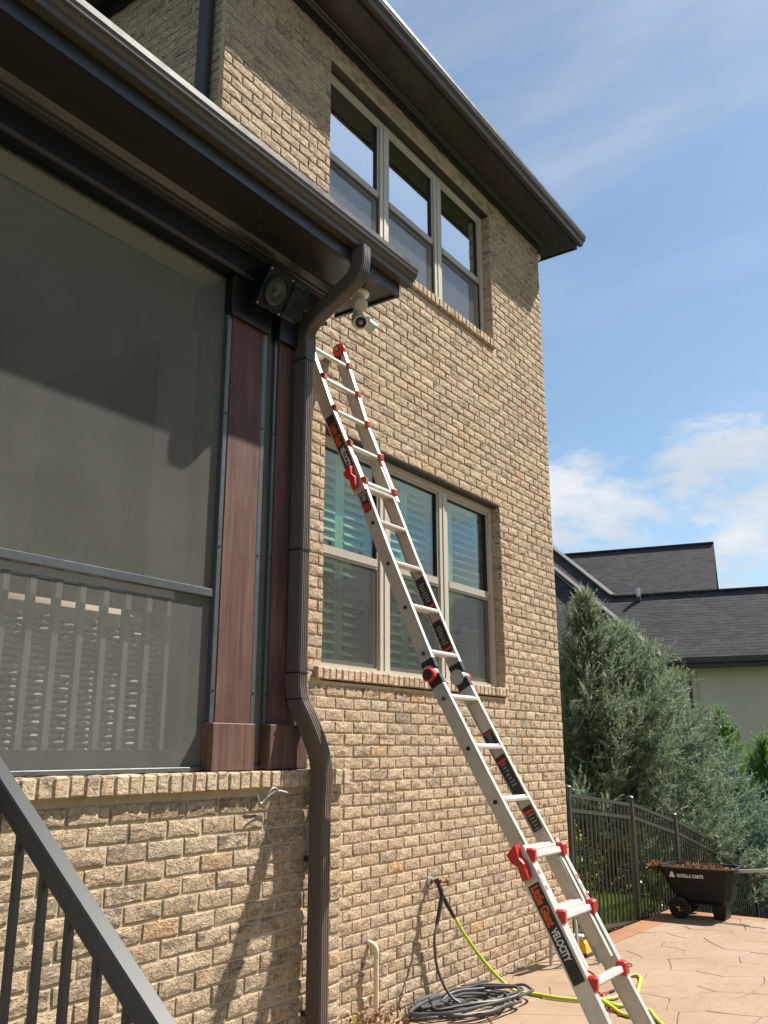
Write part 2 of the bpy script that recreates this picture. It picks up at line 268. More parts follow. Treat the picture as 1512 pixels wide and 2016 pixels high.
# ------------------------------------------------------------------ mesh helpers
class MB:
    def __init__(s): s.v = []; s.f = []
    def add(s, vs, fs):
        o = len(s.v); s.v += [tuple(v) for v in vs]; s.f += [tuple(i+o for i in f) for f in fs]; return s
    def box(s, x0, x1, y0, y1, z0, z1, b=0):
        if b <= 0:
            return s.add([(x0, y0, z0), (x1, y0, z0), (x1, y1, z0), (x0, y1, z0), (x0, y0, z1), (x1, y0, z1), (x1, y1, z1), (x0, y1, z1)],
                         [(0, 3, 2, 1), (4, 5, 6, 7), (0, 1, 5, 4), (1, 2, 6, 5), (2, 3, 7, 6), (3, 0, 4, 7)])
        bm = bmesh.new(); bmesh.ops.create_cube(bm, size=1)
        for v in bm.verts: v.co = ((x0+x1)/2+v.co.x*(x1-x0), (y0+y1)/2+v.co.y*(y1-y0), (z0+z1)/2+v.co.z*(z1-z0))
        bmesh.ops.bevel(bm, geom=bm.edges[:], offset=b, segments=1, affect='EDGES'); return s.bm(bm)
    def bm(s, bm):
        bm.verts.index_update(); s.add([v.co[:] for v in bm.verts], [[v.index for v in f.verts] for f in bm.faces]); bm.free(); return s
    def obox(s, P, Q, w, d, side, b=0):
        """box along PQ; w is its size along side, d along the third axis"""
        P = Vector(P); Q = Vector(Q); a = (Q-P); L = a.length; a.normalize(); sd = Vector(side); sd = (sd-a*sd.dot(a)).normalized(); n = a.cross(sd)
        t = MB().box(-w/2, w/2, -d/2, d/2, 0, L, b)
        return s.add([P+sd*x+n*y+a*z for x, y, z in t.v], t.f)
    def extrude_x(s, prof, x0, x1):
        n = len(prof); vs = [(x0, y, z) for y, z in prof]+[(x1, y, z) for y, z in prof]
        fs = [(i, (i+1) % n, n+(i+1) % n, n+i) for i in range(n)]+[tuple(range(n-1, -1, -1)), tuple(range(n, 2*n))]; return s.add(vs, fs)
    def extrude_y(s, prof, y0, y1):
        n = len(prof); vs = [(x, y0, z) for x, z in prof]+[(x, y1, z) for x, z in prof]
        fs = [(i, (i+1) % n, n+(i+1) % n, n+i) for i in range(n)]+[tuple(range(n-1, -1, -1)), tuple(range(n, 2*n))]; return s.add(vs, fs)
    def sweep(s, path, ring, up=(0, 0, 1), cap=True, scl=None):
        """ring: 2D points (a along side, b along 'up'-ish) carried along path"""
        path = [Vector(p) for p in path]; n = len(ring); vs = []; last = None
        for i, p in enumerate(path):
            t = ((path[min(i+1, len(path)-1)]-path[max(i-1, 0)])).normalized()
            u = Vector(up) if last is None else last
            sd = t.cross(u)
            if sd.length < 1e-4: sd = t.cross(Vector((1, 0, 0.01)))
            sd.normalize(); uu = sd.cross(t).normalized(); last = uu
            k = scl[i] if scl else 1
            vs += [p+sd*a*k+uu*b*k for a, b in ring]
        fs = [(i*n+j, i*n+(j+1) % n, (i+1)*n+(j+1) % n, (i+1)*n+j) for i in range(len(path)-1) for j in range(n)]
        if cap: fs += [tuple(range(n-1, -1, -1)), tuple((len(path)-1)*n+j for j in range(n))]
        return s.add(vs, fs)
    def tube(s, path, r, seg=8, scl=None):
        return s.sweep(path, [(r*math.cos(2*math.pi*i/seg), r*math.sin(2*math.pi*i/seg)) for i in range(seg)], scl=scl)
    def cyl(s, P, Q, r, r2=None, seg=20):
        return s.tube([P, Q], r, seg, [1, (r2 if r2 is not None else r)/r])
    def lathe(s, prof, P, axis, seg=24):
        """prof: (radius, distance along axis)"""
        a = Vector(axis).normalized(); x = a.orthogonal().normalized(); y = a.cross(x); P = Vector(P); vs = []; n = len(prof)
        for i in range(seg):
            c = math.cos(2*math.pi*i/seg); q = math.sin(2*math.pi*i/seg)
            vs += [P+x*c*r+y*q*r+a*h for r, h in prof]
        fs = [(i*n+j, ((i+1) % seg)*n+j, ((i+1) % seg)*n+j+1, i*n+j+1) for i in range(seg) for j in range(n-1)]
        return s.add(vs, fs)
    def sphere(s, P, r, sx=1, sy=1, sz=1, seg=16):
        bm = bmesh.new(); bmesh.ops.create_uvsphere(bm, u_segments=seg, v_segments=seg//2, radius=r)
        for v in bm.verts: v.co = Vector((v.co.x*sx, v.co.y*sy, v.co.z*sz))+Vector(P)
        return s.bm(bm)
    def mesh(s, name, smooth=False):
        me = bpy.data.meshes.new(name); me.from_pydata(s.v, [], s.f); me.validate()
        bm = bmesh.new(); bm.from_mesh(me); bmesh.ops.recalc_face_normals(bm, faces=bm.faces[:]); bm.to_mesh(me); bm.free()
        if smooth:
            me.polygons.foreach_set('use_smooth', [True]*len(me.polygons))
            try: me.set_sharp_from_angle(angle=R(38))
            except Exception: pass
        return me
def wloc(o): return o.location if o.parent is None else Vector((0, 0, 0))   # parts carry world coordinates
def link(name, me, mat, parent=None):
    o = bpy.data.objects.new(name, me); C.objects.link(o)
    if mat is not None and not me.materials: me.materials.append(M[mat] if isinstance(mat, str) else mat)
    if parent is not None:
        o.parent = parent; o.matrix_parent_inverse = Matrix.Translation(-wloc(parent))
    return o
def part(name, mb, mat, parent=None, smooth=True): return link(name, mb.mesh(name, smooth), mat, parent)
def tag(o, label, cat, group=None):
    o['label'] = label; o['category'] = cat
    if group: o['group'] = group
    return o
def thing(name, label, cat, loc, group=None):
    o = bpy.data.objects.new(name, None); C.objects.link(o); o.location = loc; o.empty_display_size = .2; return tag(o, label, cat, group)
def struct(o, kind='structure'): o['kind'] = kind; return o
def bxp(name, parent, mat, *a, b=0): return part(name, MB().box(*a, b=b), mat, parent)
def smoothpath(pts, n=6):
    """Catmull-Rom"""
    P = [Vector(p) for p in pts]; P = [P[0]*2-P[1]]+P+[P[-1]*2-P[-2]]; out = []
    for i in range(1, len(P)-2):
        for k in range(n):
            t = k/n; a, b, c, d = P[i-1:i+3]
            out.append(.5*((2*b)+(c-a)*t+(2*a-5*b+4*c-d)*t*t+(3*b-a-3*c+d)*t**3))
    out.append(P[-2]); return out
def text_mesh(txt, size, bold=.0, space=1.0):
    cu = bpy.data.curves.new('t', 'FONT'); cu.body = txt; cu.size = size; cu.offset = bold; cu.space_character = space; cu.resolution_u = 3; cu.extrude = .0004
    o = bpy.data.objects.new('t', cu); C.objects.link(o); bpy.context.view_layer.update()
    dg = bpy.context.evaluated_depsgraph_get(); me = bpy.data.meshes.new_from_object(o.evaluated_get(dg)); bpy.data.objects.remove(o); bpy.data.curves.remove(cu); me.materials.clear(); return me
def put_text(name, txt, size, P, xd, yd, mat, parent, bold=.0, length=None, space=1.0):
    me = text_mesh(txt, size, bold, space); xd = Vector(xd).normalized(); yd = Vector(yd).normalized(); zd = xd.cross(yd)
    w = max(v.co.x for v in me.vertices); k = length/w if length else 1
    for v in me.vertices: v.co = Vector(P)+xd*v.co.x*k+yd*v.co.y+zd*v.co.z
    return link(name, me, mat, parent)

# ------------------------------------------------------------------ brickwork
CH, BL, JT = .0785, .2047, .0125
def brick_proto(seed, L, H, D=.09, proud=.0062, rough=.0055):
    r = random.Random(seed); hx, hz = L/2, H/2; c = .0042
    def ring(inset, y, j):
        pts = [(-hx+inset, -hz+inset), (-hx*.34, -hz+inset), (hx*.36, -hz+inset), (hx-inset, -hz+inset), (hx-inset, hz-inset), (hx*.31, hz-inset), (-hx*.38, hz-inset), (-hx+inset, hz-inset)]
        return [(x+r.uniform(-j, j)*.5, y+r.uniform(-.0015, .0015)*(j > 0), z+r.uniform(-j, j)*.8) for x, z in pts]
    front = ring(c, -proud, rough*.8); mid = ring(0, -proud+c*.8, rough*.55); back = [(x, D, z) for x, _, z in ring(0, 0, 0)]
    vs = front+mid+back+[(r.uniform(-.01, .01), -proud-r.uniform(.001, .005), r.uniform(-.008, .008))]
    fs = [(i, (i+1) % 8, 24) for i in range(8)]
    fs += [(8+i, 8+(i+1) % 8, (i+1) % 8, i) for i in range(8)]+[(16+i, 16+(i+1) % 8, 8+(i+1) % 8, 8+i) for i in range(8)]
    return vs, fs
PROTO = [brick_proto(i, BL-JT, CH-JT) for i in range(14)]
HALF = [brick_proto(100+i, BL/2-JT, CH-JT) for i in range(6)]
PM, HM = [], []
for lst, dst, nm in ((PROTO, PM, 'brick'), (HALF, HM, 'half_brick')):
    for vs, fs in lst:
        mb = MB(); mb.add(vs, fs); me = mb.mesh(nm); me.materials.append(M['brick']); dst.append(me)
def lay(length, z0, z1, openings, off=0.0):
    """bricks of a running bond wall as (u centre, z centre, width)"""
    out = []; n0 = round(z0/CH); n1 = int(round(z1/CH))
    for k in range(n0, n1):
        za, zb = k*CH, (k+1)*CH; ops = [(a, b) for a, b, c, d in openings if za+.25*CH < d and zb-.25*CH > c]
        segs = [(0, length)]
        for a, b in ops: segs = [q for s, e in segs for q in ((s, min(e, a)), (max(s, b), e)) if q[1]-q[0] > .02]
        start = length-(k % 2)*BL/2-math.ceil(length/BL)*BL-BL
        for s, e in segs:
            u = start
            while u < e:
                a, b = max(u, s), min(u+BL, e)
                if b-a > .03: out.append(((a+b)/2, (za+zb)/2, b-a))
                u += BL
    return out
def brickwork(wall, bricks, place, keep, rz=0.0, joined_name='far_bricks', hidden=None):
    """the nearest ones in view become objects, the others one joined part"""
    score = []
    for i, (u, z, w) in enumerate(bricks):
        p = place(u, z); s, x, y = cam_size(p)
        vis = -20 < x < 1532 and -20 < y < 2036 and not (hidden and hidden(u, z)); score.append((-(s if vis else 0), i))
    score.sort(); own = set(i for sc, i in score[:keep] if sc < 0); V, Fc, Rn = [], [], []
    for i, (u, z, w) in enumerate(bricks):
        half = w < BL*.75; k = random.randrange(6 if half else 14); p = Vector(place(u, z))
        p.y += random.uniform(-.002, .002) if abs(math.cos(rz)) > .5 else 0
        sx = (w-JT)/((BL/2 if half else BL)-JT); flip = random.choice((1, -1))
        if i in own:
            o = bpy.data.objects.new('brick', (HM if half else PM)[k]); C.objects.link(o); o.parent = wall; o.location = p; o.rotation_euler = (random.gauss(0, .006), random.gauss(0, .004), rz); o.scale = (sx, 1, 1)
        else:
            vs, fs = (HALF if half else PROTO)[k]; b = len(V); c, s_ = math.cos(rz), math.sin(rz); ty = random.gauss(0, .006)
            for x, y, zz in vs:
                x *= sx*flip; y += zz*ty; V.append((p.x+x*c-y*s_, p.y+x*s_+y*c, p.z+zz))
            Fc += [tuple(b+q for q in (f if flip > 0 else f[::-1])) for f in fs]; Rn += [random.random()]*len(vs)
    if V:
        me = bpy.data.meshes.new(joined_name); me.from_pydata(V, [], Fc); a = me.attributes.new('rnd', 'FLOAT', 'POINT'); a.data.foreach_set('value', Rn)
        o = link(joined_name, me, 'brick', wall); o['kind'] = 'stuff'
def rowlock(parent, x0, x1, yf, yb, z0, z1, w=.0685, name='rowlock_brick'):
    n = max(1, round((x1-x0)/w)); w = (x1-x0)/n; j = .0085; meshes = []
    for k in range(5):
        r = random.Random(900+k); mb = MB(); bm = bmesh.new(); bmesh.ops.create_cube(bm, size=1)
        for v in bm.verts: v.co = (v.co.x*(w-j), v.co.y*(yb-yf), v.co.z*(z1-z0))
        bmesh.ops.bevel(bm, geom=bm.edges[:], offset=.006, segments=1, affect='EDGES')
        for v in bm.verts: v.co += Vector((r.uniform(-.0015, .0015), r.uniform(-.002, .001), r.uniform(-.002, .002)))
        mb.bm(bm); me = mb.mesh(name); me.materials.append(M['capbrick']); meshes.append(me)
    for i in range(n):
        o = bpy.data.objects.new(name, random.choice(meshes)); C.objects.link(o); o.parent = parent
        o.location = (x0+(i+.5)*w, (yf+yb)/2+random.uniform(-.003, .002), (z0+z1)/2+random.uniform(-.002, .002)); o.rotation_euler = (random.gauss(0, .01), 0, random.gauss(0, .012))
    return part('mortar_bed', MB().box(x0+.004, x1-.004, yf+.006, yb-.002, z0+.003, z1-.007), 'mortar', parent, False)

# ------------------------------------------------------------------ ground, patio
def gz(x, y):
    return -.03-.26*min(max(x-11.2, 0), 11)
bm = bmesh.new(); xs = [-900, -300, -100, -40, -15, -5]+[i*.75-2 for i in range(0, 38)]+[30, 40, 60, 100, 300, 900, 1500]; ys = [-900, -300, -100, -40, -20, -10, -6, -3, -1, -.2, .4, 1, 1.8, 3, 5, 8, 12, 20, 40, 100, 300, 900]
def gzz(x, y):
    if y >= .35 and x <= 11.2: return -.03
    if x < 9.5 or (x < 11.4 and y < -.05): return -.14
    return gz(x, y)-.02
gv = {}
for i, x in enumerate(xs):
    for j, y in enumerate(ys): gv[i, j] = bm.verts.new((x, y, gzz(x, y)))
for i in range(len(xs)-1):
    for j in range(len(ys)-1): bm.faces.new((gv[i, j], gv[i+1, j], gv[i+1, j+1], gv[i, j+1]))
struct(part('ground', MB().bm(bm), 'ground', None, True))
def pz(x): return .017*(8-x)
PX0, PX1, PY0, PY1 = 4.9, 11.30, -7.0, -.012
patio = struct(link('patio', (lambda: (lambda mb: mb.mesh('patio'))(MB().add([(3.0, -9, pz(3)-.012), (PX1-.01, -9, pz(PX1)-.012), (PX1-.01, -.03, pz(PX1)-.012), (5.15, -.03, pz(5.15)-.012), (5.15, -.70, pz(5.15)-.012), (3.0, -.70, pz(3)-.012),
        (3.0, -9, -.2), (PX1-.01, -9, -.2), (PX1-.01, -.03, -.2), (5.15, -.03, -.2), (5.15, -.70, -.2), (3.0, -.70, -.2)], [(0, 1, 2, 3, 4, 5), (6, 11, 10, 9, 8, 7)]+[(i, (i+1) % 6+0, (i+1) % 6+6, i+6) for i in range(6)])))(), 'joint'))
# stamped stones: clipped voronoi cells, elongated along one bearing
BW = .235; ang = R(-24); ca, sa = math.cos(ang), math.sin(ang)
def clip(poly, n, d):
    out = []
    for i in range(len(poly)):
        a, b = poly[i], poly[(i+1) % len(poly)]; da = a[0]*n[0]+a[1]*n[1]-d; db = b[0]*n[0]+b[1]*n[1]-d
        if da <= 0: out.append(a)
        if da*db < 0: t = da/(da-db); out.append((a[0]+(b[0]-a[0])*t, a[1]+(b[1]-a[1])*t))
    return out
sites = []; rs = random.Random(3); ST = 1.75
gx0, gx1, gy0, gy1 = -2, 13, -10, 3
yy = gy0
while yy < gy1:
    xx = gx0+rs.uniform(0, .4)
    while xx < gx1:
        sites.append((xx+rs.uniform(-.2, .2), yy+rs.uniform(-.16, .16))); xx += .56
    yy += .44
def wob(p):   # gentle hand-pressed waviness shared by both sides of a joint
    x, y = p; return (x+.022*math.sin(5.1*y+1.3*x)+.012*math.sin(13*y+4*x), y+.02*math.sin(4.3*x+2.1*y)+.012*math.sin(11.7*x-3*y))
cells = []
for i, (x, y) in enumerate(sites):
    wx, wy = x, y
    if not (-.5 < x < PX1+.3 and -8 < y < .3): continue
    poly = [(x-1, y-1), (x+1, y-1), (x+1, y+1), (x-1, y+1)]
    for j, (a, b) in enumerate(sites):
        if j == i or abs(a-x) > 1.6 or abs(b-y) > 1.6: continue
        def tr(px_, py_): return (px_*ca+py_*sa, (-px_*sa+py_*ca)*ST)
        dx, dy = a-x, b-y; u = dx*ca+dy*sa; v = (-dx*sa+dy*ca)*ST
        n = (u*ca-v*ST*sa, u*sa+v*ST*ca); mxp = ((a+x)/2, (b+y)/2); L = math.hypot(*n); n = (n[0]/L, n[1]/L)
        poly = clip(poly, n, n[0]*mxp[0]+n[1]*mxp[1]-.0024)
        if len(poly) < 3: break
    if len(poly) < 3: continue
    q = []
    for k in range(len(poly)):
        a, b = poly[k], poly[(k+1) % len(poly)]; m_ = max(1, int(math.hypot(b[0]-a[0], b[1]-a[1])/.12))
        q += [wob((a[0]+(b[0]-a[0])*t/m_, a[1]+(b[1]-a[1])*t/m_)) for t in range(m_)]
    q = clip(q, (1, 0), PX1-BW-.004); q = clip(q, (-1, 0), -3.004); q = clip(q, (0, 1), PY1-.02)
    if sum(p[0] for p in q)/max(1, len(q)) > 8.5 or True:
        if q and max(p[0] for p in q) > 8.46: q = clip(q, (0, 1), -.012-BW-.004) if min(p[0] for p in q) > 8.3 else clip(q, (0, 1), PY1-.02)
    if q and max(p[0] for p in q) < 5.15: q = clip(q, (0, 1), -.72)
    q = clip(q, (0, 1), PY1-.02)
    if len(q) > 2: cells.append(q)
sc = []
for i, q in enumerate(cells):
    cx = sum(p[0] for p in q)/len(q); cy = sum(p[1] for p in q)/len(q); s, x, y = cam_size((cx, cy, 0)); sc.append((0 if -60 < x < 1570 and y < 2080 and s else 1, i))
vis = set(i for f, i in sc if f == 0)
if len(vis) > 290: vis = set(sorted(vis)[:290])
rest = MB()
for i, q in enumerate(cells):
    n = len(q); cx = sum(p[0] for p in q)/n; cy = sum(p[1] for p in q)/n; hh = random.uniform(-.0015, .0015)
    tilt = (random.gauss(0, .003), random.gauss(0, .003))
    def Z(p, d): return pz(p[0])+d+hh+(p[0]-cx)*tilt[0]+(p[1]-cy)*tilt[1]
    ins = [(cx+(p[0]-cx)*(1-.006/max(.08, math.hypot(p[0]-cx, p[1]-cy))), cy+(p[1]-cy)*(1-.006/max(.08, math.hypot(p[0]-cx, p[1]-cy)))) for p in q]
    vs = [(*p, Z(p, 0)) for p in ins]+[(*p, Z(p, -.005)) for p in q]+[(*p, Z(p, -.016)) for p in q]
    fs = [tuple(range(n))]+[(n+k, n+(k+1) % n, (k+1) % n, k) for k in range(n)]+[(2*n+k, 2*n+(k+1) % n, n+(k+1) % n, n+k) for k in range(n)]
    if i in vis: part('paving_stone', MB().add(vs, fs), 'patio', patio, False)
    else: rest.add(vs, fs)
struct(part('far_paving', rest, 'patio', patio, False), 'stuff')
for k in range(5):   # rust-coloured border band
    xa = 8.50+k*(PX1-8.50)/5+.002; xb = 8.50+(k+1)*(PX1-8.50)/5-.002
    part('border_slab', MB().add([(xa, PY1-BW, pz(xa)), (xb, PY1-BW, pz(xb)), (xb, PY1, pz(xb)), (xa, PY1, pz(xa)), (xa, PY1-BW, pz(xa)-.06), (xb, PY1-BW, pz(xb)-.06), (xb, PY1, pz(xb)-.06), (xa, PY1, pz(xa)-.06)], [(0, 1, 2, 3), (4, 7, 6, 5), (0, 4, 5, 1), (1, 5, 6, 2), (2, 6, 7, 3), (3, 7, 4, 0)]), 'border', patio, False)
for k in range(8):
    ya = PY1-BW-k*.85-.004; yb = ya-.842; xa, xb = PX1-BW, PX1
    part('border_slab', MB().add([(xa, yb, pz(xa)), (xb, yb, pz(xb)), (xb, ya, pz(xb)), (xa, ya, pz(xa)), (xa, yb, pz(xa)-.06), (xb, yb, pz(xb)-.06), (xb, ya, pz(xb)-.06), (xa, ya, pz(xa)-.06)], [(0, 1, 2, 3), (4, 7, 6, 5), (0, 4, 5, 1), (1, 5, 6, 2), (2, 6, 7, 3), (3, 7, 4, 0)]), 'border', patio, False)

# ------------------------------------------------------------------ the tall brick house
HX0, HX1, HZ = 3.48, 8.48, 7.34
WX0, WX1 = 4.65, 7.28
UW = (5.70, 7.13); LW = (2.31, 4.00)
house = thing('brick_house', 'tall two-storey tan brick house wing with dark brown eaves and two triple windows', 'house', (6, 1.5, 0))
def slab_with_holes(y0, y1, x0, x1, z0, z1, holes):
    mb = MB(); zs = sorted({z0, z1, *[h[2] for h in holes], *[h[3] for h in holes]})
    for a, b in zip(zs, zs[1:]):
        cuts = [(h[0], h[1]) for h in holes if h[2] <= a+1e-6 and h[3] >= b-1e-6]; s = x0
        for c0, c1 in sorted(cuts): mb.box(s, c0, y0, y1, a, b); s = c1
        mb.box(s, x1, y0, y1, a, b)
    return mb
e = .008
holes = [(WX0-e, WX1+e, UW[0]-.09, UW[1]+e), (WX0-e, WX1+e, LW[0]-.09, LW[1]+e)]
front = part('front_wall', slab_with_holes(0, .10, HX0, HX1, -.1, HZ+.1, holes), 'mortar', house, False)
ops = [(WX0-HX0, WX1-HX0, UW[0]-.05, UW[1]), (WX0-HX0, WX1-HX0, LW[0]-.05, LW[1])]
sill_cut = [(WX0-.09-HX0, WX1+.05-HX0, UW[0]-.08, UW[0]-.005), (WX0-.09-HX0, WX1+.05-HX0, LW[0]-.08, LW[0]-.005)]
fb = lay(HX1-HX0, -.08, HZ+.02, ops+[(a+.002, b-.002, c-.02, d+.02) for a, b, c, d in sill_cut])
brickwork(front, fb, lambda u, z: (HX0+u, 0, z), 300, hidden=lambda u, z: (HX0+u < 4.05 and z < 4.9))
sidel = part('left_wall', MB().box(HX0, HX0+.1, .102, 4.2, 4.2, HZ+.1), 'mortar', house, False)
brickwork(sidel, lay(4.1, 4.24, HZ+.02, []), lambda u, z: (HX0, 4.1-u+.02, z), 150, -math.pi/2)
sider = part('right_wall', MB().box(HX1-.1, HX1, .102, 4.2, -.1, HZ+.1), 'mortar', house, False)
brickwork(sider, lay(2.6, -.08, HZ+.02, []), lambda u, z: (HX1, 2.6-u, z), 0, math.pi/2)
part('back_wall', MB().box(HX0, HX1, 4.2, 4.3, -.1, HZ+.1), 'mortar', house, False)
for w in (UW, LW): rowlock(front, WX0-.09, WX1+.025, -.034, .085, w[0]-.078, w[0]-.004)
# eaves
FY = -.325; ZS = 7.405
def gutter(name, parent, x0, x1, yf, zt, mat='bronze'):
    h = .122; b = zt-h
    prof = [(yf, b), (yf-.052, b), (yf-.056, b+.022), (yf-.064, b+.038), (yf-.078, b+.05), (yf-.088, b+.066), (yf-.092, b+.088), (yf-.096, b+.092), (yf-.097, zt), (yf-.086, zt), (yf-.086, zt-.014), (yf, zt-.02)]
    g = part(name, MB().extrude_x(prof, x0, x1), mat, parent, False); return g
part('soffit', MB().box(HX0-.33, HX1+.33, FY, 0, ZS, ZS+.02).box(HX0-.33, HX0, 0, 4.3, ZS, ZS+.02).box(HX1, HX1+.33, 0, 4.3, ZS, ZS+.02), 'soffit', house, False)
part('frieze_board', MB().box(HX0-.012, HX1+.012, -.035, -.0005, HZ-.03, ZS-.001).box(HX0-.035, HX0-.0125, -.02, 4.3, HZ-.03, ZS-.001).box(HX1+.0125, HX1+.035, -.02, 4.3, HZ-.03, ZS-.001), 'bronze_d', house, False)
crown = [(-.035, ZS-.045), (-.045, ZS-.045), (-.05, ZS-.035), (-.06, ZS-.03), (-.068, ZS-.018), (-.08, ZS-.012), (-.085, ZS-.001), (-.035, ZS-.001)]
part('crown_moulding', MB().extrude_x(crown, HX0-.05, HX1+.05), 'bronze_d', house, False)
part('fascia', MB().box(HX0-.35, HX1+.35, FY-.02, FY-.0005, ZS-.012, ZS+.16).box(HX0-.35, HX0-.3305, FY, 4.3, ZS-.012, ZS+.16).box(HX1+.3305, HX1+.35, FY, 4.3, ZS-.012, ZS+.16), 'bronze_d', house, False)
gutter('gutter', house, HX0-.40, HX1+.40, FY-.0205, 7.565)
part('side_gutter', MB().box(HX1+.351, HX1+.40, FY-.0, 4.3, ZS+.035, ZS+.155), 'bronze', house, False)
rz0 = ZS+.13
part('roof', MB().add([(HX0-.4, FY-.09, rz0), (HX1+.4, FY-.09, rz0), (HX1+.4, 4.6, rz0), (HX0-.4, 4.6, rz0), (HX0+2.1, 2.2, rz0+1.9), (HX1-2.1, 2.2, rz0+1.9), (HX0-.4, FY-.085, rz0-.02), (HX1+.4, FY-.085, rz0-.02)], [(0, 1, 5, 4), (1, 2, 5), (2, 3, 4, 5), (3, 0, 4), (0, 3, 2, 1)]), 'shingle', house, False)
part('eave_light_bracket', MB().lathe([(0, 0), (.03, 0), (.035, .03), (.02, .06), (0, .062)], (HX1+.03, .02, HZ-.115), (0, -.3, 1), 12), 'white', house)
# rear downspout on the left flank, near the corner
part('downspout', MB().sweep([(3.425, .125, 7.38), (3.425, .125, 4.6)], [(-.04, -.03), (.04, -.03), (.04, .03), (-.04, .03)], up=(1, 0, 0)), 'bronze_d', house, False)

def triple_window(z0, z1, meet, upper):
    root = part('triple_window', MB().box(WX0, WX0+.062, .052, .115, z0, z1).box(WX1-.062, WX1, .052, .115, z0, z1).box(WX0+.062, WX1-.062, .052, .115, z1-.05, z1).box(WX0+.062, WX1-.062, .045, .115, z0, z0+.03), 'frame', house, False)
    muls = [(5.447, 5.572), (6.332, 6.457)]
    for a, b in muls:
        part('mullion', MB().box(a, b, .054, .116, z0+.03, z1-.05).box((a+b)/2-.012, (a+b)/2+.012, .047, .0535, z0+.03, z1-.05), 'frame', root, False)
    lights = [(WX0+.062, muls[0][0]), (muls[0][1], muls[1][0]), (muls[1][1], WX1-.062)]
    for li, (a, b) in enumerate(lights):
        zl0, zu1 = z0+.03, z1-.05
        part('upper_sash', MB().box(a, a+.028, .066, .10, meet, zu1).box(b-.028, b, .066, .10, meet, zu1).box(a+.028, b-.028, .066, .10, zu1-.03, zu1).box(a+.028, b-.028, .060, .10, meet-.028, meet+.03), 'sash', root, False)
        part('lower_sash', MB().box(a, a+.03, .082, .114, zl0, meet-.03).box(b-.03, b, .082, .114, zl0, meet-.03).box(a+.03, b-.03, .082, .114, zl0, zl0+.045), 'sash', root, False)
        part('gasket', MB().box(a+.028, a+.034, .07, .097, meet+.03, zu1-.03).box(b-.034, b-.028, .07, .097, meet+.03, zu1-.03).box(a+.034, b-.034, .07, .097, zu1-.036, zu1-.03), 'gasket', root, False)
        gl = 'glass_up' if upper else 'glass_low'
        part('upper_pane', MB().box(a+.028, b-.028, .088, .093, meet+.03, zu1-.03), gl, root, False)
        part('lower_pane', MB().box(a+.03, b-.03, .100, .105, zl0+.045, meet-.03), gl, root, False)
        part('insect_screen', MB().add([(a+.022, .0745, zl0+.012), (b-.022, .0745, zl0+.012), (b-.022, .0745, meet-.03), (a+.022, .0745, meet-.03)], [(0, 1, 2, 3)]), 'bugscreen_up' if upper else 'bugscreen', root, False)
        part('screen_frame', MB().box(a+.004, a+.022, .068, .081, zl0, meet-.03).box(b-.022, b-.004, .068, .081, zl0, meet-.03).box(a+.022, b-.022, .068, .081, meet-.048, meet-.03).box(a+.022, b-.022, .068, .081, zl0, zl0+.014), 'sash' if not upper else 'gasket', root, False)
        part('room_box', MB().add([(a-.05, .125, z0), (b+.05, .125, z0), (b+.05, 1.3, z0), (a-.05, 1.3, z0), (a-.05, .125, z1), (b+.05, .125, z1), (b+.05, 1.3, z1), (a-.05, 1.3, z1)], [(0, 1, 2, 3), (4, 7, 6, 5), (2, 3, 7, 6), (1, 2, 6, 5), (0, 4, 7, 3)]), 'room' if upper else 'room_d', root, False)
        if upper:
            mb = MB(); z = zu1-.02
            while z > zl0+.02:
                mb.obox((a+.01, .19, z), (b-.01, .19, z), .046, .003, (0, .86, .5)); z -= .043
            struct(part('blind_slats', mb, 'blind', root, False), 'stuff')
        else:
            half = (a+b)/2 if li < 2 else a+.30*(b-a)
            for (p, q) in ((a-.03, half-.002), (half+.002, b+.03)):
                st = .05
                sh = part('shutter_panel', MB().box(p, p+st, .17, .20, zl0-.01, zu1+.02).box(q-st, q, .17, .20, zl0-.01, zu1+.02).box(p+st, q-st, .17, .20, zu1-.06, zu1+.02).box(p+st, q-st, .17, .20, zl0-.01, zl0+.08).box(p+st, q-st, .17, .20, meet-.06, meet+.03), 'shutter', root, False)
                op = li == 2 and p > a
                me = MB().obox((p+st+.002, 0, 0), (q-st-.002, 0, 0), .076, .009, (0, .64, .77) if not op else (0, .97, .2)).mesh('louvre'); me.materials.append(M['shutter'])
                for za, zb in ((zl0+.085, meet-.065), (meet+.035, zu1-.065)):
                    n = int((zb-za)/.066)
                    for k in range(n):
                        o = bpy.data.objects.new('louvre', me); C.objects.link(o); o.parent = sh; o.location = (0, .185, za+(k+.5)*(zb-za)/n)
    return root
for wd in (triple_window(UW[0], UW[1]-.012, 6.36, True), triple_window(LW[0], LW[1]-.012, 3.146, False)): wd.location.y = .028   # set back in the reveal
for w in (UW, LW): part('window_lintel', MB().box(WX0-.006, WX1+.006, .004, .145, w[1]-.007, w[1]+.004), 'bronze_d', house, False)

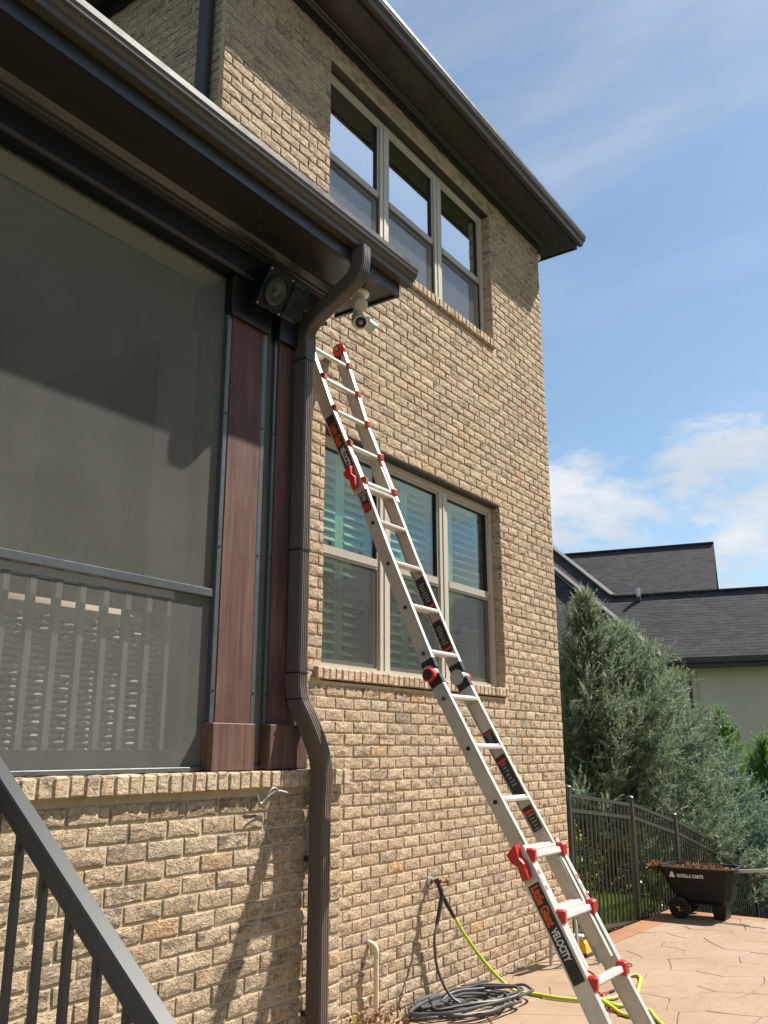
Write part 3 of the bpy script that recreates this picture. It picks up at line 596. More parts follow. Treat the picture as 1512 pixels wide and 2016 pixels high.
# ------------------------------------------------------------------ screened porch
PYF = -.671
porch = thing('screened_porch', 'screened porch with brick knee wall, red-brown cedar posts and dark brown eave', 'porch', (2.4, .5, 0))
PXL, PXR = 1.25, 4.0
knee = part('knee_wall', MB().box(PXL, PXR, PYF, PYF+.10, -.1, 1.6).box(PXR-.1, PXR, PYF+.10, -.012, -.1, 1.6), 'mortar', porch, False)
kb = [b for b in lay(PXR-PXL, -.08, 1.59, [])]
brickwork(knee, kb, lambda u, z: (PXL+u, PYF, z-.003), 300)
brickwork(knee, lay(.66, -.08, 1.59, []), lambda u, z: (PXR, -.665+u, z-.003), 0, math.pi/2, 'return_bricks')
rowlock(knee, PXL-.02, PXR+.032, PYF-.042, PYF+.16, 1.598, 1.678, .0715, 'cap_brick')
part('cap_return', MB().box(PXR-.12, PXR+.03, PYF+.163, -.012, 1.60, 1.676, .004), 'capbrick', knee, False)
ZB = 4.235
def post(x0, x1, bx0, bx1, back, face=.04):
    p = part('post', MB().box(x0, x1, PYF+face, back, 1.68, ZB, .004), 'post', porch, False)
    part('post_base', MB().box(bx0, bx1, PYF, back-.02, 1.682, 1.90, .004), 'postbase', p, False)
    part('post_capital', MB().box(x0-.032, x1+.028, PYF+.012, back+.03, 4.0, ZB-.002, .004), 'beam', p, False)
    return p
p1 = post(3.067, 3.31, 3.02, 3.31, -.38); p2 = post(3.44, 3.70, 3.414, 3.712, -.02)
for x0, x1, y in ((3.036, 3.066, .043), (3.311, 3.345, .043), (3.418, 3.4395, .05)):
    t_ = part('screen_channel', MB().box(x0, x1, PYF+y, PYF+.085, 1.685, ZB, .003), 'trim_metal', porch, False)
    for zz in (2.05, 2.75, 3.45):
        part('channel_screw', MB().lathe([(0, 0), (.006, 0), (.005, -.004), (0, -.005)], ((x0+x1)/2, PYF+y-.0003, zz), (0, 1, 0), 8), 'black', t_)
SY = -.598
part('middle_rail', MB().box(PXL, 3.036, SY-.022, SY+.02, 2.493, 2.532, .003), 'trim_metal', porch, False)
part('bottom_rail', MB().box(PXL, 3.036, SY-.025, SY+.02, 1.682, 1.702, .003).box(3.345, 3.418, SY-.025, SY+.02, 1.682, 1.702, .003), 'trim_metal', porch, False)
part('top_channel', MB().box(PXL, 3.036, SY-.02, SY+.02, ZB-.012, ZB+.002), 'beam', porch, False)
part('kick_strip', MB().box(PXL, 3.03, SY+.004, SY+.016, 1.703, 1.775), 'beam', porch, False)
for nm, x0, x1, z0, z1 in (('screen_panel', PXL, 3.036, 1.702, 2.493), ('screen_panel', PXL, 3.036, 2.532, ZB-.012), ('screen_panel', 3.345, 3.418, 1.702, ZB)):
    part(nm, MB().add([(x0, SY, z0), (x1, SY, z0), (x1, SY, z1), (x0, SY, z1)], [(0, 1, 2, 3)]), 'screen', porch, False)
# beam, mouldings, eave
ZSP = 4.46
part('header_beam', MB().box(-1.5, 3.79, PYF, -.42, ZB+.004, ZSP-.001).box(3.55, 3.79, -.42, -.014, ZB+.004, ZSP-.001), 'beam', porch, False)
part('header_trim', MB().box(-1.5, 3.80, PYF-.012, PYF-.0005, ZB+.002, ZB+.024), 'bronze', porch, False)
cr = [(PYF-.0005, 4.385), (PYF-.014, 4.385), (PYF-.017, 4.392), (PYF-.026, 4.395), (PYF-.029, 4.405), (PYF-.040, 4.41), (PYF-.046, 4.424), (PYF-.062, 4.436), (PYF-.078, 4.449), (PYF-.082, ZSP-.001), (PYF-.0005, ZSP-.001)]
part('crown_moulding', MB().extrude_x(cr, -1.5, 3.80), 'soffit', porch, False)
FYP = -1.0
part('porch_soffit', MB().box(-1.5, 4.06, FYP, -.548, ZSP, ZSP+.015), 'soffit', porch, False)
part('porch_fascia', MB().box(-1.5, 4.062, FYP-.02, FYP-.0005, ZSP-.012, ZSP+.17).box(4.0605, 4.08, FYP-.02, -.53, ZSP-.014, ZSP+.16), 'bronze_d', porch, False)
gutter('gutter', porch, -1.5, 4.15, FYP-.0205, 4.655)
part('porch_roof', MB().add([(-1.5, FYP-.09, 4.64), (4.10, FYP-.09, 4.64), (4.10, -.012, 4.86), (-1.5, -.012, 4.86), (-1.5, FYP-.0, 4.62), (4.10, FYP-.0, 4.62), (4.10, -.012, 4.62), (-1.5, -.012, 4.62)], [(0, 1, 2, 3), (4, 7, 6, 5), (0, 4, 5, 1), (1, 5, 6, 2), (2, 6, 7, 3), (3, 7, 4, 0)]).add([(-1.5, -.012, 4.86), (3.45, -.012, 4.86), (3.45, 3.6, 5.6), (-1.5, 3.6, 5.6), (-1.5, -.012, 4.62), (3.45, -.012, 4.62), (3.45, 3.6, 5.3), (-1.5, 3.6, 5.3)], [(0, 1, 2, 3), (4, 7, 6, 5), (0, 4, 5, 1), (1, 5, 6, 2), (2, 6, 7, 3), (3, 7, 4, 0)]), 'shingle', porch, False)
# the room behind the screen
mb = MB(); y = -.415
while y < 3.3: mb.box(-1.5, 3.47, y+.004, y+.146, 4.50, 4.515); y += .15
struct(part('ceiling_boards', mb, 'porch_in', porch, False), 'stuff')
part('ceiling_backing', MB().box(-1.5, 3.47, -.42, 3.4, 4.516, 4.53), 'porch_in', porch, False)
part('header_casing', MB().box(-1.5, 3.47, -.59, -.405, ZB-.004, ZB+.003).box(-1.5, 3.47, -.4195, -.405, ZB-.004, 4.50), 'porch_in', porch, False)
part('inner_wall', MB().box(3.40, 3.475, -.01, 3.4, 1.6, 4.5), 'porch_wall', porch, False)
part('wall_trim', MB().box(3.375, 3.399, -.02, 3.4, 4.30, 4.499), 'porch_in', porch, False)
part('dark_window', MB().box(3.385, 3.399, .33, 1.5, 2.7, 4.25), 'tv', porch, False)
part('rear_wall', MB().box(-1.5, 3.47, 3.4, 3.5, 1.6, 4.5), 'porch_wall', porch, False); part('far_side_wall', MB().box(-1.6, -1.5, -.5, 3.5, 1.6, 4.6), 'porch_wall', porch, False)
part('porch_floor', MB().box(-1.5, 3.47, -.57, 3.4, 1.52, 1.64), 'step', porch, False)
gr = part('guard_rail', MB().box(1.3, 3.055, -.53, -.49, 2.47, 2.505).box(1.3, 3.055, -.525, -.495, 1.74, 1.775), 'picket', porch, False)
me = MB().box(-.016, .016, -.015, .015, 1.775, 2.47, .002).mesh('picket'); me.materials.append(M['picket'])
xx = 1.39
while xx < 3.05:
    o = bpy.data.objects.new('picket', me); C.objects.link(o); o.parent = gr; o.location = (xx, -.51, 0); xx += .1215
# small floor, wicker sofa inside
sofa = thing('wicker_sofa', 'woven wicker sofa with beige cushion behind the porch screen', 'sofa', (2.1, -.1, 1.64))
part('sofa_frame', MB().box(1.2, 2.84, -.462, -.40, 1.66, 2.33, .01).box(1.2, 2.84, -.40, .30, 1.72, 2.0, .01).box(1.2, 1.26, -.40, .35, 1.64, 2.2).box(2.78, 2.84, -.375, .35, 1.64, 2.2), 'wicker_d', sofa, False)
mb = MB(); z = 1.67; k = 0
while z < 2.33:
    n = 44; x0, x1 = 1.2, 2.84
    mb.sweep([(x0+(x1-x0)*i/n, -.468+.009*(1 if (i+k) % 2 else -1), z+.002*math.sin(i*1.7+k)) for i in range(n+1)], [(.007, 0), (0, .0085), (-.007, 0), (0, -.0085)]); z += .027; k += 1
struct(part('woven_strands', mb, 'wicker', sofa), 'stuff')
for a, b in ((1.25, 2.02), (2.04, 2.80)): part('cushion', MB().box(a, b, -.445, -.27, 2.03, 2.405, .035), 'cushion', sofa)
# downspout with its elbows
ring = []
W2, D2 = .036, .043
for i in range(4): # corrugated front
    x = -W2+.006+i*(2*W2-.012)/4; ring += [(x, -D2), (x+.009, -D2), (x+.0105, -D2+.006), (x+.0135, -D2+.006)]
ring += [(W2-.006, -D2), (W2, -D2+.006), (W2, D2), (-W2, D2), (-W2, -D2+.006)]
ring = [(a, -b) for a, b in ring]
DX, DY = 3.60, -.680; EX, EY = 3.715, -.758
ds = part('downspout', MB().sweep([(DX, DY, 4.13), (DX, DY, 2.14)], ring, up=(0, -1, 0)), 'ds', porch, False)
def bend(pts, upd): return MB().sweep(smoothpath(pts, 5), [(a*1.05, b*1.05) for a, b in ring], up=upd)
part('upper_elbow', bend([(3.63, -1.055, 4.545), (3.63, -1.055, 4.45), (3.628, -1.03, 4.37), (3.62, -.95, 4.305), (3.612, -.83, 4.235), (3.604, -.735, 4.17), (DX, DY-.004, 4.09), (DX, DY, 4.0)], (0, -1, 0)), 'ds', ds, False)
part('offset_elbow', bend([(DX, DY, 2.18), (DX, DY, 2.10), (3.605, -.695, 2.02), (3.63, -.735, 1.92), (3.675, -.765, 1.79), (3.705, -.768, 1.70), (EX, -.764, 1.62), (EX, EY, 1.52), (EX, EY, 1.44)], (0, -1, 0)), 'ds', ds, False)
part('lower_leg', MB().sweep([(EX, EY, 1.47), (EX, EY, .12)], ring, up=(0, -1, 0)), 'ds', ds, False)
for zz, h_ in ((3.93, .004), (2.82, .004), (2.165, .004), (2.03, .003)):
    xx = DX+(.003 if zz < 2.1 else 0); part('strap', MB().box(xx-.0395, xx+.0395, DY-.0475-(.012 if zz < 2.1 else 0), DY+.046, zz-h_, zz+h_), 'bronze_d', ds, False)
for zz in (1.25, .55): part('standoff', MB().box(EX-.038, EX+.038, EY+.044, PYF-.016, zz-.012, zz+.012), 'bronze_d', ds, False)
part('cable', MB().tube(smoothpath([(3.62, PYF-.02, 1.575), (3.52, PYF-.05, 1.57), (3.42, PYF-.055, 1.585), (3.37, PYF-.04, 1.56), (3.33, PYF-.03, 1.53), (3.30, PYF-.04, 1.565)]), .0045, 6).tube(smoothpath([(3.45, PYF-.05, 1.58), (3.37, PYF-.07, 1.60), (3.33, PYF-.06, 1.55)]), .0035, 6), 'galv', porch)

# ------------------------------------------------------------------ steps and black stair railing
steps = thing('entry_steps', 'concrete steps descending from the porch', 'steps', (.8, -1.8, 0))
for k in range(9):
    part('step', MB().box(.15, 1.46, -.70-.247*(k+1), -.70-.247*k-(.002 if k else 0), -.1, 1.6-.18*(k+1), .006), 'step', steps, False)
rail = thing('stair_railing', 'black metal stair railing with square balusters beside the porch steps', 'railing', (1.4, -1.8, .6))
RY0, RZ0, RS = -1.548, 1.735, .7316
def ry(y): return RZ0+(y-RY0)*RS
part('handrail', MB().obox((1.4, -.72, ry(-.72)-.02), (1.4, -2.75, ry(-2.75)-.02), .047, .034, (1, 0, 0), .004), 'rail', rail, False)
part('rail_channel', MB().obox((1.4, -.72, ry(-.72)-.054), (1.4, -2.72, ry(-2.72)-.054), .03, .03, (1, 0, 0)), 'rail_d', rail, False)
part('bottom_rail', MB().obox((1.4, -.75, ry(-.75)-.80), (1.4, -2.72, ry(-2.72)-.80), .03, .025, (1, 0, 0)), 'rail', rail, False)
me = MB().box(-.0085, .0085, -.0085, .0085, -.76, .012).mesh('baluster'); me.materials.append(M['rail_d'])
y = -.80
while y > -2.68:
    o = bpy.data.objects.new('baluster', me); C.objects.link(o); o.parent = rail; o.matrix_parent_inverse = Matrix.Translation(-rail.location); o.location = (1.4, y, ry(y)-.06); y -= .1085
for y, h0 in ((-.74, 1.5), (-2.72, -.02)): part('newel_post', MB().box(1.38, 1.42, y-.02, y+.02, h0, ry(y)-.03, .003), 'rail', rail, False)

# ------------------------------------------------------------------ extension ladder
HNG = Vector((0, -1.192, 2.173)); DL = Vector((0, -.4937, -.8697)); DU = Vector((0, .4236, .9058)); NL = Vector((0, -.8697, .4937)); NU = Vector((0, -.9058, .4236))
lad = thing('articulated_ladder', 'aluminium folding ladder with red rung caps leaning against the brick wall', 'ladder', (4.23, -2.36, .07))
def lerp(tab, t):
    for (a, x), (b, y) in zip(tab, tab[1:]):
        if t <= b: return x+(y-x)*(t-a)/(b-a)
    return tab[-1][1]
# t: distance from hinge (down the lower leg / up the upper leg) -> (centre x, half width)
LC = [(0, 4.264), (.6, 4.248), (1.1, 4.262), (1.7, 4.232), (2.6, 4.20)]; LH = [(0, .185), (1.1, .185), (1.7, .197), (2.6, .235)]
UC = [(0, 4.264), (.8, 4.296), (1.3, 4.344), (1.9, 4.375), (2.17, 4.42), (2.7, 4.50)]; UH = [(0, .171), (1.35, .171), (1.9, .19), (2.7, .222)]
IH = .147
def lp(t, sgn, half, lower, n=0.0):
    c = lerp(LC if lower else UC, t); base = HNG+(DL if lower else DU)*t; v = base+(NL if lower else NU)*n; v.x = c+sgn*half; return v
def rails(name, t0, t1, lower, hw, w, d, mat, n=0.0, steps_=5):
    out = []
    for s in (-1, 1):
        mb = MB(); pts = sorted({t0, t1, *[k for tab in ((LC, LH) if lower else (UC, UH)) for k, _ in tab if t0 < k < t1]})
        P = [lp(t, s, hw(t), lower, n) for t in pts]
        # C-channel: web outside, two flanges turned inward
        k = .004; ring_ = [(-w/2, -d/2), (w/2, -d/2), (w/2, -d/2+k), (-w/2+k, -d/2+k), (-w/2+k, d/2-k), (w/2, d/2-k), (w/2, d/2), (-w/2, d/2)]
        if s > 0: ring_ = [(-a, b) for a, b in ring_][::-1]
        vs = []; nn = NL if lower else NU
        for p in P: vs += [p+Vector((a, 0, 0))+nn*b for a, b in ring_]
        m8 = 8; fs = [(i*m8+j, i*m8+(j+1) % m8, (i+1)*m8+(j+1) % m8, (i+1)*m8+j) for i in range(len(P)-1) for j in range(m8)]+[tuple(range(m8)), tuple((len(P)-1)*m8+j for j in range(m8))]
        mb.add(vs, fs); out.append(part(name, mb, mat, lad, False))
    return out
inL = rails('inner_rail', .05, 1.56, True, lambda t: IH, .026, .078, 'alu_in'); inU = rails('inner_rail', .05, 1.50, False, lambda t: IH, .026, .078, 'alu_in')
ouL = rails('outer_rail', .985, 2.40, True, lambda t: lerp(LH, t), .034, .086, 'alu', .002); ouU = rails('outer_rail', 1.22, 2.62, False, lambda t: lerp(UH, t), .034, .086, 'alu', .002)
for s, r_, lo in ((-1, inL[0], 1), (1, inL[1], 1), (-1, inU[0], 0), (1, inU[1], 0)):
    # bearing strip filling the channel so the rail reads solid from inside
    part('rail_core', MB().add(*(lambda a, b: ((lambda t: (t.v, t.f))(MB().obox(a, b, .016, .066, (1, 0, 0)))))(lp(.06, s, IH, lo), lp(1.49, s, IH, lo))), 'alu_in', r_, False)
for s, r_, lo, a, b in ((-1, ouL[0], 1, .99, 2.39), (1, ouL[1], 1, .99, 2.39), (-1, ouU[0], 0, 1.23, 2.61), (1, ouU[1], 0, 1.23, 2.61)):
    mb = MB(); n = 4; H_ = LH if lo else UH
    for i in range(n):
        t0, t1 = a+(b-a)*i/n, a+(b-a)*(i+1)/n; mb.obox(lp(t0, s, lerp(H_, t0)+s*0, lo), lp(t1, s, lerp(H_, t1), lo), .022, .074, (1, 0, 0))
    part('rail_core', mb, 'alu_in', r_, False)
SP = .293
def flat_rung(t, lo, w=IH-.012):
    a, b = lp(t, -1, w, lo, .016), lp(t, 1, w, lo, .016); nn = Vector((0, -1, 0))
    r_ = part('rung', MB().obox(a, b, .058, .020, nn, .004), 'alu_in', lad, False)
    up_ = Vector((0, 0, 1))
    part('tread', MB().obox(a+up_*.013, b+up_*.013, .022, .010, nn, .003), 'rung', r_, False); part('tread_edge', MB().obox(a+up_*.012+nn*-.024, b+up_*.012+nn*-.024, .008, .010, nn), 'rung', r_, False)
    if abs(t-.118) < .01 or abs(t-.158) < .01:
        for f0, f1, mt in ((.12, .3, 't_white'), (.32, .48, 'red'), (.5, .62, 't_grey'), (.64, .8, 'red' if not lo else 't_white')): part('step_sticker', MB().obox(a.lerp(b, f0)+up_*.0185, a.lerp(b, f1)+up_*.0185, .018, .001, nn), mt, r_, False)
    for s in (-1, 1): part('rivet', MB().lathe([(0, 0), (.011, 0), (.011, .006), (.004, .007), (.004, .002), (0, .002)], lp(t, s, IH+.0125, lo, .0), (s, 0, 0), 12), 'black', r_)
    return r_
for i in range(6): flat_rung(.158+SP*i-(.035 if i > 2 else 0), True) if i < 5 else None
for i in range(5): flat_rung(.118+SP*i-(.035 if i > 3 else 0), False)
def cap_rung(t, lo, mat):
    hw = lerp(LH if lo else UH, t); a, b = lp(t, -1, hw-.012, lo, .03), lp(t, 1, hw-.012, lo, .03)
    r_ = part('rung', MB().obox(a, b, .052 if lo else .030, .032 if lo else .028, (0, -1, .25), .007), 'rung', lad, False)
    for s in (-1, 1):
        p = lp(t, s, hw, lo, .048); q = lp(t, s, hw-.034, lo, .040)
        part('rung_cap', MB().obox(p-Vector((s*-.012, 0, 0)), q, .062 if lo else .046, .050 if lo else .038, (0, 0, 1), .008), mat, r_, False)
for i in (3, 4, 5, 6, 7): cap_rung(.158+SP*i, True, 'red')
for i in (4, 5, 6, 7, 8): cap_rung(.118+SP*i, False, 'orange_red')
# sliding locks on the outer rails
def lock(t0, t1, lo, s):
    hw = lerp(LH if lo else UH, t0)+.020; d = DL if lo else DU; nn = NL if lo else NU; P = lp((t0+t1)/2, s, hw, lo, -.006); L = (t1-t0)
    prof = [(-L/2, .036), (-L/2+.02, -.044), (-.01, -.036), (.012, -.012), (L/2, -.026), (L/2, .018), (L*.1, .034), (-L*.12, .020)]
    vs = []
    for x in (0, 1): vs += [P+d*(a if lo else -a)+nn*b*(1 if x == 0 else .8)+Vector((s*(.034 if x else -.002), 0, 0)) for a, b in prof]
    n = len(prof); part('lock', MB().add(vs, [tuple(range(n)), tuple(range(2*n-1, n-1, -1))]+[(i, n+i, n+(i+1) % n, (i+1) % n) for i in range(n)]), 'red', lad, False)
for s in (-1, 1): lock(.97, 1.125, True, s); lock(1.26, 1.405, False, s)
# hinges
for s in (-1, 1):
    hp = lp(0, s, IH, True); h = part('hinge', MB().lathe([(0, -.019), (.043, -.019), (.046, -.014), (.046, .014), (.043, .019), (0, .019)], hp+Vector((0, .012, -.004)), (1, 0, 0), 28), 'galv', lad)
    for a, b, nn in ((lp(.020, s, IH, True), lp(.082, s, IH, True), NL), (lp(.016, s, IH, False), lp(.078, s, IH, False), NU)):
        part('hinge_sleeve', MB().obox(a, b, .034, .084, (1, 0, 0), .004), 'black', h, False)
    part('hinge_plate', MB().obox(lp(.06, s, IH, True, 0), lp(.17, s, IH, True, 0), .031, .079, (1, 0, 0)), 'galv', h, False); part('hinge_plate', MB().obox(lp(.06, s, IH, False, 0), lp(.15, s, IH, False, 0), .031, .079, (1, 0, 0)), 'galv', h, False)
    k = part('hinge_knob', MB().lathe([(0, .020), (.036, .020), (.039, .030), (.039, .052), (.034, .058), (0, .058)] if s > 0 else [(.0, .020), (.034, .020), (.038, .028), (.038, .052), (.033, .058), (.0, .058)], hp+Vector((0, -.004, -.012)), (s, 0, 0), 24), 'red', h)
    part('knob_face', MB().lathe([(.027, .0583), (.027, .061), (0, .061)], hp+Vector((0, -.004, -.012)), (s, 0, 0), 20), 'black', k)
# wall bumper wheel at the head, rubber feet
for s in (-1, 1):
    c_ = lp(2.62, s, lerp(UH, 2.62), False, -.015)
    w_ = part('bumper_wheel', MB().lathe([(.016, -.017), (.046, -.017), (.052, -.010), (.052, .010), (.046, .017), (.016, .017), (.016, -.017)], c_+Vector((-s*.012, -.01, .045)), (1, .0, 0), 24), 'red', lad)
    part('wheel_bracket', MB().obox(c_+DU*-.10, c_+DU*.05, .042, .05, (1, 0, 0), .005), 'black', w_, False); part('wheel_bolt', MB().cyl(c_+Vector((-.045, -.01, .045)), c_+Vector((.03, -.01, .045)), .011, seg=10), 'galv', w_)
    part('rubber_foot', MB().obox(lp(2.37, s, lerp(LH, 2.37), True), lp(2.425, s, lerp(LH, 2.425), True), .046, .10, (1, 0, 0), .006), 'black', lad, False)
# printed labels
def rail_label(name, t0, t1, lo, s, face, h, mat, n0=0.0, parent=None):
    """flat sticker on a rail web; face = x offset from rail centre"""
    H_ = face; a = lp(t0, s, 0, lo, n0); b = lp(t1, s, 0, lo, n0); a.x = H_(t0); b.x = H_(t1)
    return part(name, MB().obox(a, b, h, .0016, NL if lo else NU), mat, parent or lad, False)
lf = lambda t: lerp(LC, t)-lerp(LH, t)-.0182
uf = lambda t: lerp(UC, t)-lerp(UH, t)-.0182
lab = rail_label('brand_label', 1.155, 1.60, True, -1, lf, .062, 'label')
xd = (Vector((lf(1.55)-lf(1.16), 0, 0))+DL*.39).normalized()
put_text('lettering', 'Little Giant', .060, Vector((lf(1.165)-.0012, 0, 0))+Vector((0, *(HNG+DL*1.165+NL*-.020)[1:])), xd, NL, 't_orange', lab, .0026, .182)
put_text('lettering', 'VELOCITY', .050, Vector((lf(1.36)-.0012, 0, 0))+Vector((0, *(HNG+DL*1.362+NL*-.017)[1:])), xd, NL, 't_white', lab, .0016, .142)
lab = rail_label('brand_label', 1.83, 1.405, False, -1, uf, .062, 'label')
xd = (Vector((uf(1.4)-uf(1.8), 0, 0))-DU*.4).normalized()
put_text('lettering', 'Little Giant', .060, Vector((uf(1.76)-.0012, 0, 0))+Vector((0, *(HNG+DU*1.765+NU*-.020)[1:])), xd, NU, 't_orange', lab, .0026, .175)
put_text('lettering', 'VELOCITY', .050, Vector((uf(1.57)-.0012, 0, 0))+Vector((0, *(HNG+DU*1.572+NU*-.017)[1:])), xd, NU, 't_white', lab, .0016, .142)
fi = lambda t: lerp(UC, t)-IH-.0142
l2 = rail_label('safety_label', 1.205, 1.085, False, -1, fi, .05, 'label'); rail_label('label_band', 1.14, 1.09, False, -1, lambda t: fi(t)-.0011, .036, 'red', 0, l2); rail_label('label_panel', 1.20, 1.165, False, -1, lambda t: fi(t)-.0011, .03, 't_grey', 0, l2)
for t0, t1, lo in ((.655, .435, 0), (.36, .155, 0), (.345, .43, 1), (.495, .725, 1), (.785, 1.0, 1)):
    cc = UC if not lo else LC; fx = lambda t, cc=cc: lerp(cc, t)+IH-.0135
    l3 = rail_label('safety_label', t0, t1, lo, 1, fx, .056, 'label'); d = (t1-t0); q = .10 if lo else .86
    rail_label('label_band', t0+d*q-.0*d, t0+d*(q+.07), lo, 1, lambda t, fx=fx: fx(t)-.0011, .054, 'red', 0, l3)
    for k in range(7):
        tt = t0+d*(.2+.085*k); rail_label('print_line', tt, tt+d*.025, lo, 1, lambda t, fx=fx: fx(t)-.0011, random.uniform(.02, .042), 't_grey', random.uniform(-.004, .004), l3)
for t0, t1, s in ((1.16, 1.31, 1), (1.10, 1.22, -1)):
    a = lp(t0, s, lerp(LH, t0), True, .0462); b = lp(t1, s, lerp(LH, t1), True, .0462); st = part('front_sticker', MB().obox(a, b, .022, .001, (1, 0, 0)), 't_white', lad, False)
    for k in range(3):
        f0, f1 = .08+.31*k, .26+.31*k; part('sticker_print', MB().obox(a+(b-a)*f0+NL*.0008, a+(b-a)*f1+NL*.0008, .016, .001, (1, 0, 0)), 'red' if k % 2 == 0 else 't_grey', st, False)

# ------------------------------------------------------------------ things on the porch: speaker, floodlight
spk = thing('outdoor_speaker', 'black two-way loudspeaker on its side under the porch eave', 'speaker', (3.29, -.75, 4.16))
tu = Vector((0, -.108, .191)).normalized(); fn = Vector((0, -tu.z, tu.y)); fn = -tu.cross(Vector((1, 0, 0))).normalized() if False else Vector((0, -.87, -.492)).normalized(); tu = Vector((1, 0, 0)).cross(fn); tu = tu if tu.z > 0 else -tu
sc_ = Vector((3.29, -.796, 4.163))
def sp(x, u, d): return sc_+Vector((x, 0, 0))+tu*u-fn*d
fr = [(-.175, -.108), (.135, -.108), (.160, -.07), (.170, 0), (.160, .07), (.135, .108), (-.175, .108)]; bk = [(-.12, -.09), (.10, -.09), (.115, -.06), (.12, 0), (.115, .06), (.10, .09), (-.12, .09)]
n = len(fr); part('cabinet', MB().add([sp(x, u, 0) for x, u in fr]+[sp(x, u, .03) for x, u in fr]+[sp(x, u, .17) for x, u in bk], [tuple(range(n)), tuple(range(3*n-1, 2*n-1, -1))]+[(k*n+i, k*n+(i+1) % n, (k+1)*n+(i+1) % n, (k+1)*n+i) for k in (0, 1) for i in range(n)]), 'spk', spk, False)
part('woofer', MB().lathe([(.088, -.001), (.088, .008), (.078, .010), (.074, .003), (.066, -.002)], sp(-.072, 0, 0), fn, 32), 'spk', spk)
part('cone', MB().lathe([(.073, .0035), (.062, .006), (.03, -.0), (.028, .002), (.018, .009), (0, .011)], sp(-.072, 0, 0), fn, 32), 'spk_cone', spk)
part('horn', MB().add([sp(.02, -.085, -.004), sp(.145, -.07, -.004), sp(.145, .07, -.004), sp(.02, .085, -.004), sp(.072, -.02, -.0015), sp(.092, -.02, -.0015), sp(.092, .02, -.0015), sp(.072, .02, -.0015), sp(.03, -.075, -.010), sp(.137, -.06, -.010), sp(.137, .06, -.010), sp(.03, .075, -.010)], [(0, 1, 9, 8), (1, 2, 10, 9), (2, 3, 11, 10), (3, 0, 8, 11), (8, 9, 5, 4), (9, 10, 6, 5), (10, 11, 7, 6), (11, 8, 4, 7), (4, 5, 6, 7)]), 'spk', spk, False)
for u in (-.094, .094): part('bass_port', MB().add([sp(.03, u-.008, -.001), sp(.115, u-.008, -.001), sp(.115, u+.008, -.001), sp(.03, u+.008, -.001)], [(0, 1, 2, 3)]), 'gasket', spk, False)
for x, u in ((-.165, -.098), (-.165, .098), (.005, -.1), (.005, .1)): part('screw', MB().lathe([(0, .004), (.005, .003), (.006, 0)], sp(x, u, -.0005), fn, 8), 'galv', spk)
part('bracket', MB().obox((3.22, PYF+.02, 4.10), sp(-.05, 0, .165), .05, .03, (1, 0, 0)), 'black', spk, False)

fl = thing('security_light', 'white floodlight with round sensor mounted under the porch soffit corner', 'lamp', (3.914, -.83, 4.40))
part('base_plate', MB().lathe([(0, -.001), (.066, -.001), (.069, .006), (.066, .016), (0, .018)], (3.914, -.83, ZSP), (0, 0, -1), 32), 'white', fl)
part('neck', MB().lathe([(.040, .016), (.040, .075), (.036, .09), (.030, .10), (.030, .14), (.022, .15)], (3.914, -.83, ZSP), (0, 0, -1), 28), 'white', fl)
hd = Vector((-.62, -.62, -.48)).normalized()
part('lamp_head', MB().lathe([(0, -.03), (.036, -.025), (.04, .0), (.042, .042), (.038, .046)], (3.912, -.845, ZSP-.085), hd, 28), 'white', fl)
part('lamp_lens', MB().lathe([(.038, .045), (.025, .05), (0, .051)], (3.912, -.845, ZSP-.085), hd, 28), 'lens', fl)
part('sensor_yoke', MB().sphere((3.914, -.83, ZSP-.165), .042, 1, 1, .85), 'white', fl)
part('camera_head', MB().lathe([(0, -.05), (.034, -.045), (.045, -.02), (.047, .03), (.043, .036), (0, .036)], (3.90, -.85, ZSP-.205), Vector((-.52, -.66, -.5)), 28), 'white', fl)
part('camera_lens', MB().lathe([(.034, .0362), (.026, .041), (.022, .037), (0, .035)], (3.90, -.85, ZSP-.205), Vector((-.52, -.66, -.5)), 28), 'black', fl)
part('camera_eye', MB().lathe([(.014, .0365), (.008, .042), (0, .043)], (3.90, -.85, ZSP-.205), Vector((-.52, -.66, -.5)), 16), 't_grey', fl)
part('second_lamp_head', MB().lathe([(0, -.03), (.034, -.026), (.037, .03), (.042, .05), (.036, .052), (0, .05)], (3.985, -.845, ZSP-.18), Vector((.75, -.3, -.45)), 28), 'white', fl)

# ------------------------------------------------------------------ tap, hoses, pipes
tap = thing('garden_tap', 'outdoor copper tap with two-way splitter on the brick wall', 'tap', (5.95, 0, .85))
part('wall_flange', MB().lathe([(0, .012), (.035, .012), (.035, .03), (.02, .035)], (5.93, .0, .845), (0, -1, 0), 18), 'galv', tap)
part('pipe_stub', MB().cyl((5.93, -.01, .845), (5.945, -.085, .85), .013, seg=12), 'copper', tap)
part('valve_body', MB().cyl((5.935, -.075, .865), (5.945, -.105, .775), .018, .014, 12).sphere((5.945, -.085, .85), .022), 'black', tap)
part('valve_handle', MB().lathe([(0, 0), (.03, 0), (.034, .006), (.03, .012), (0, .012)], (5.995, -.125, .84), (.6, -.7, .1), 10).cyl((5.95, -.09, .85), (5.995, -.125, .84), .006, seg=8), 'copper', tap)
part('splitter', MB().tube([(5.945, -.105, .785), (5.945, -.11, .75), (5.925, -.115, .71)], .016, 10).tube([(5.945, -.11, .76), (5.975, -.12, .72), (5.985, -.12, .705)], .016, 10), 'black', tap)
for a, b in (((5.925, -.115, .715), (5.85, -.125, .575)), ((5.983, -.12, .708), (6.085, -.135, .585))): part('hose_sleeve', MB().cyl(a, b, .017, .013, 12), 'black', tap)
def sagpath(pts): return smoothpath(pts, 8)
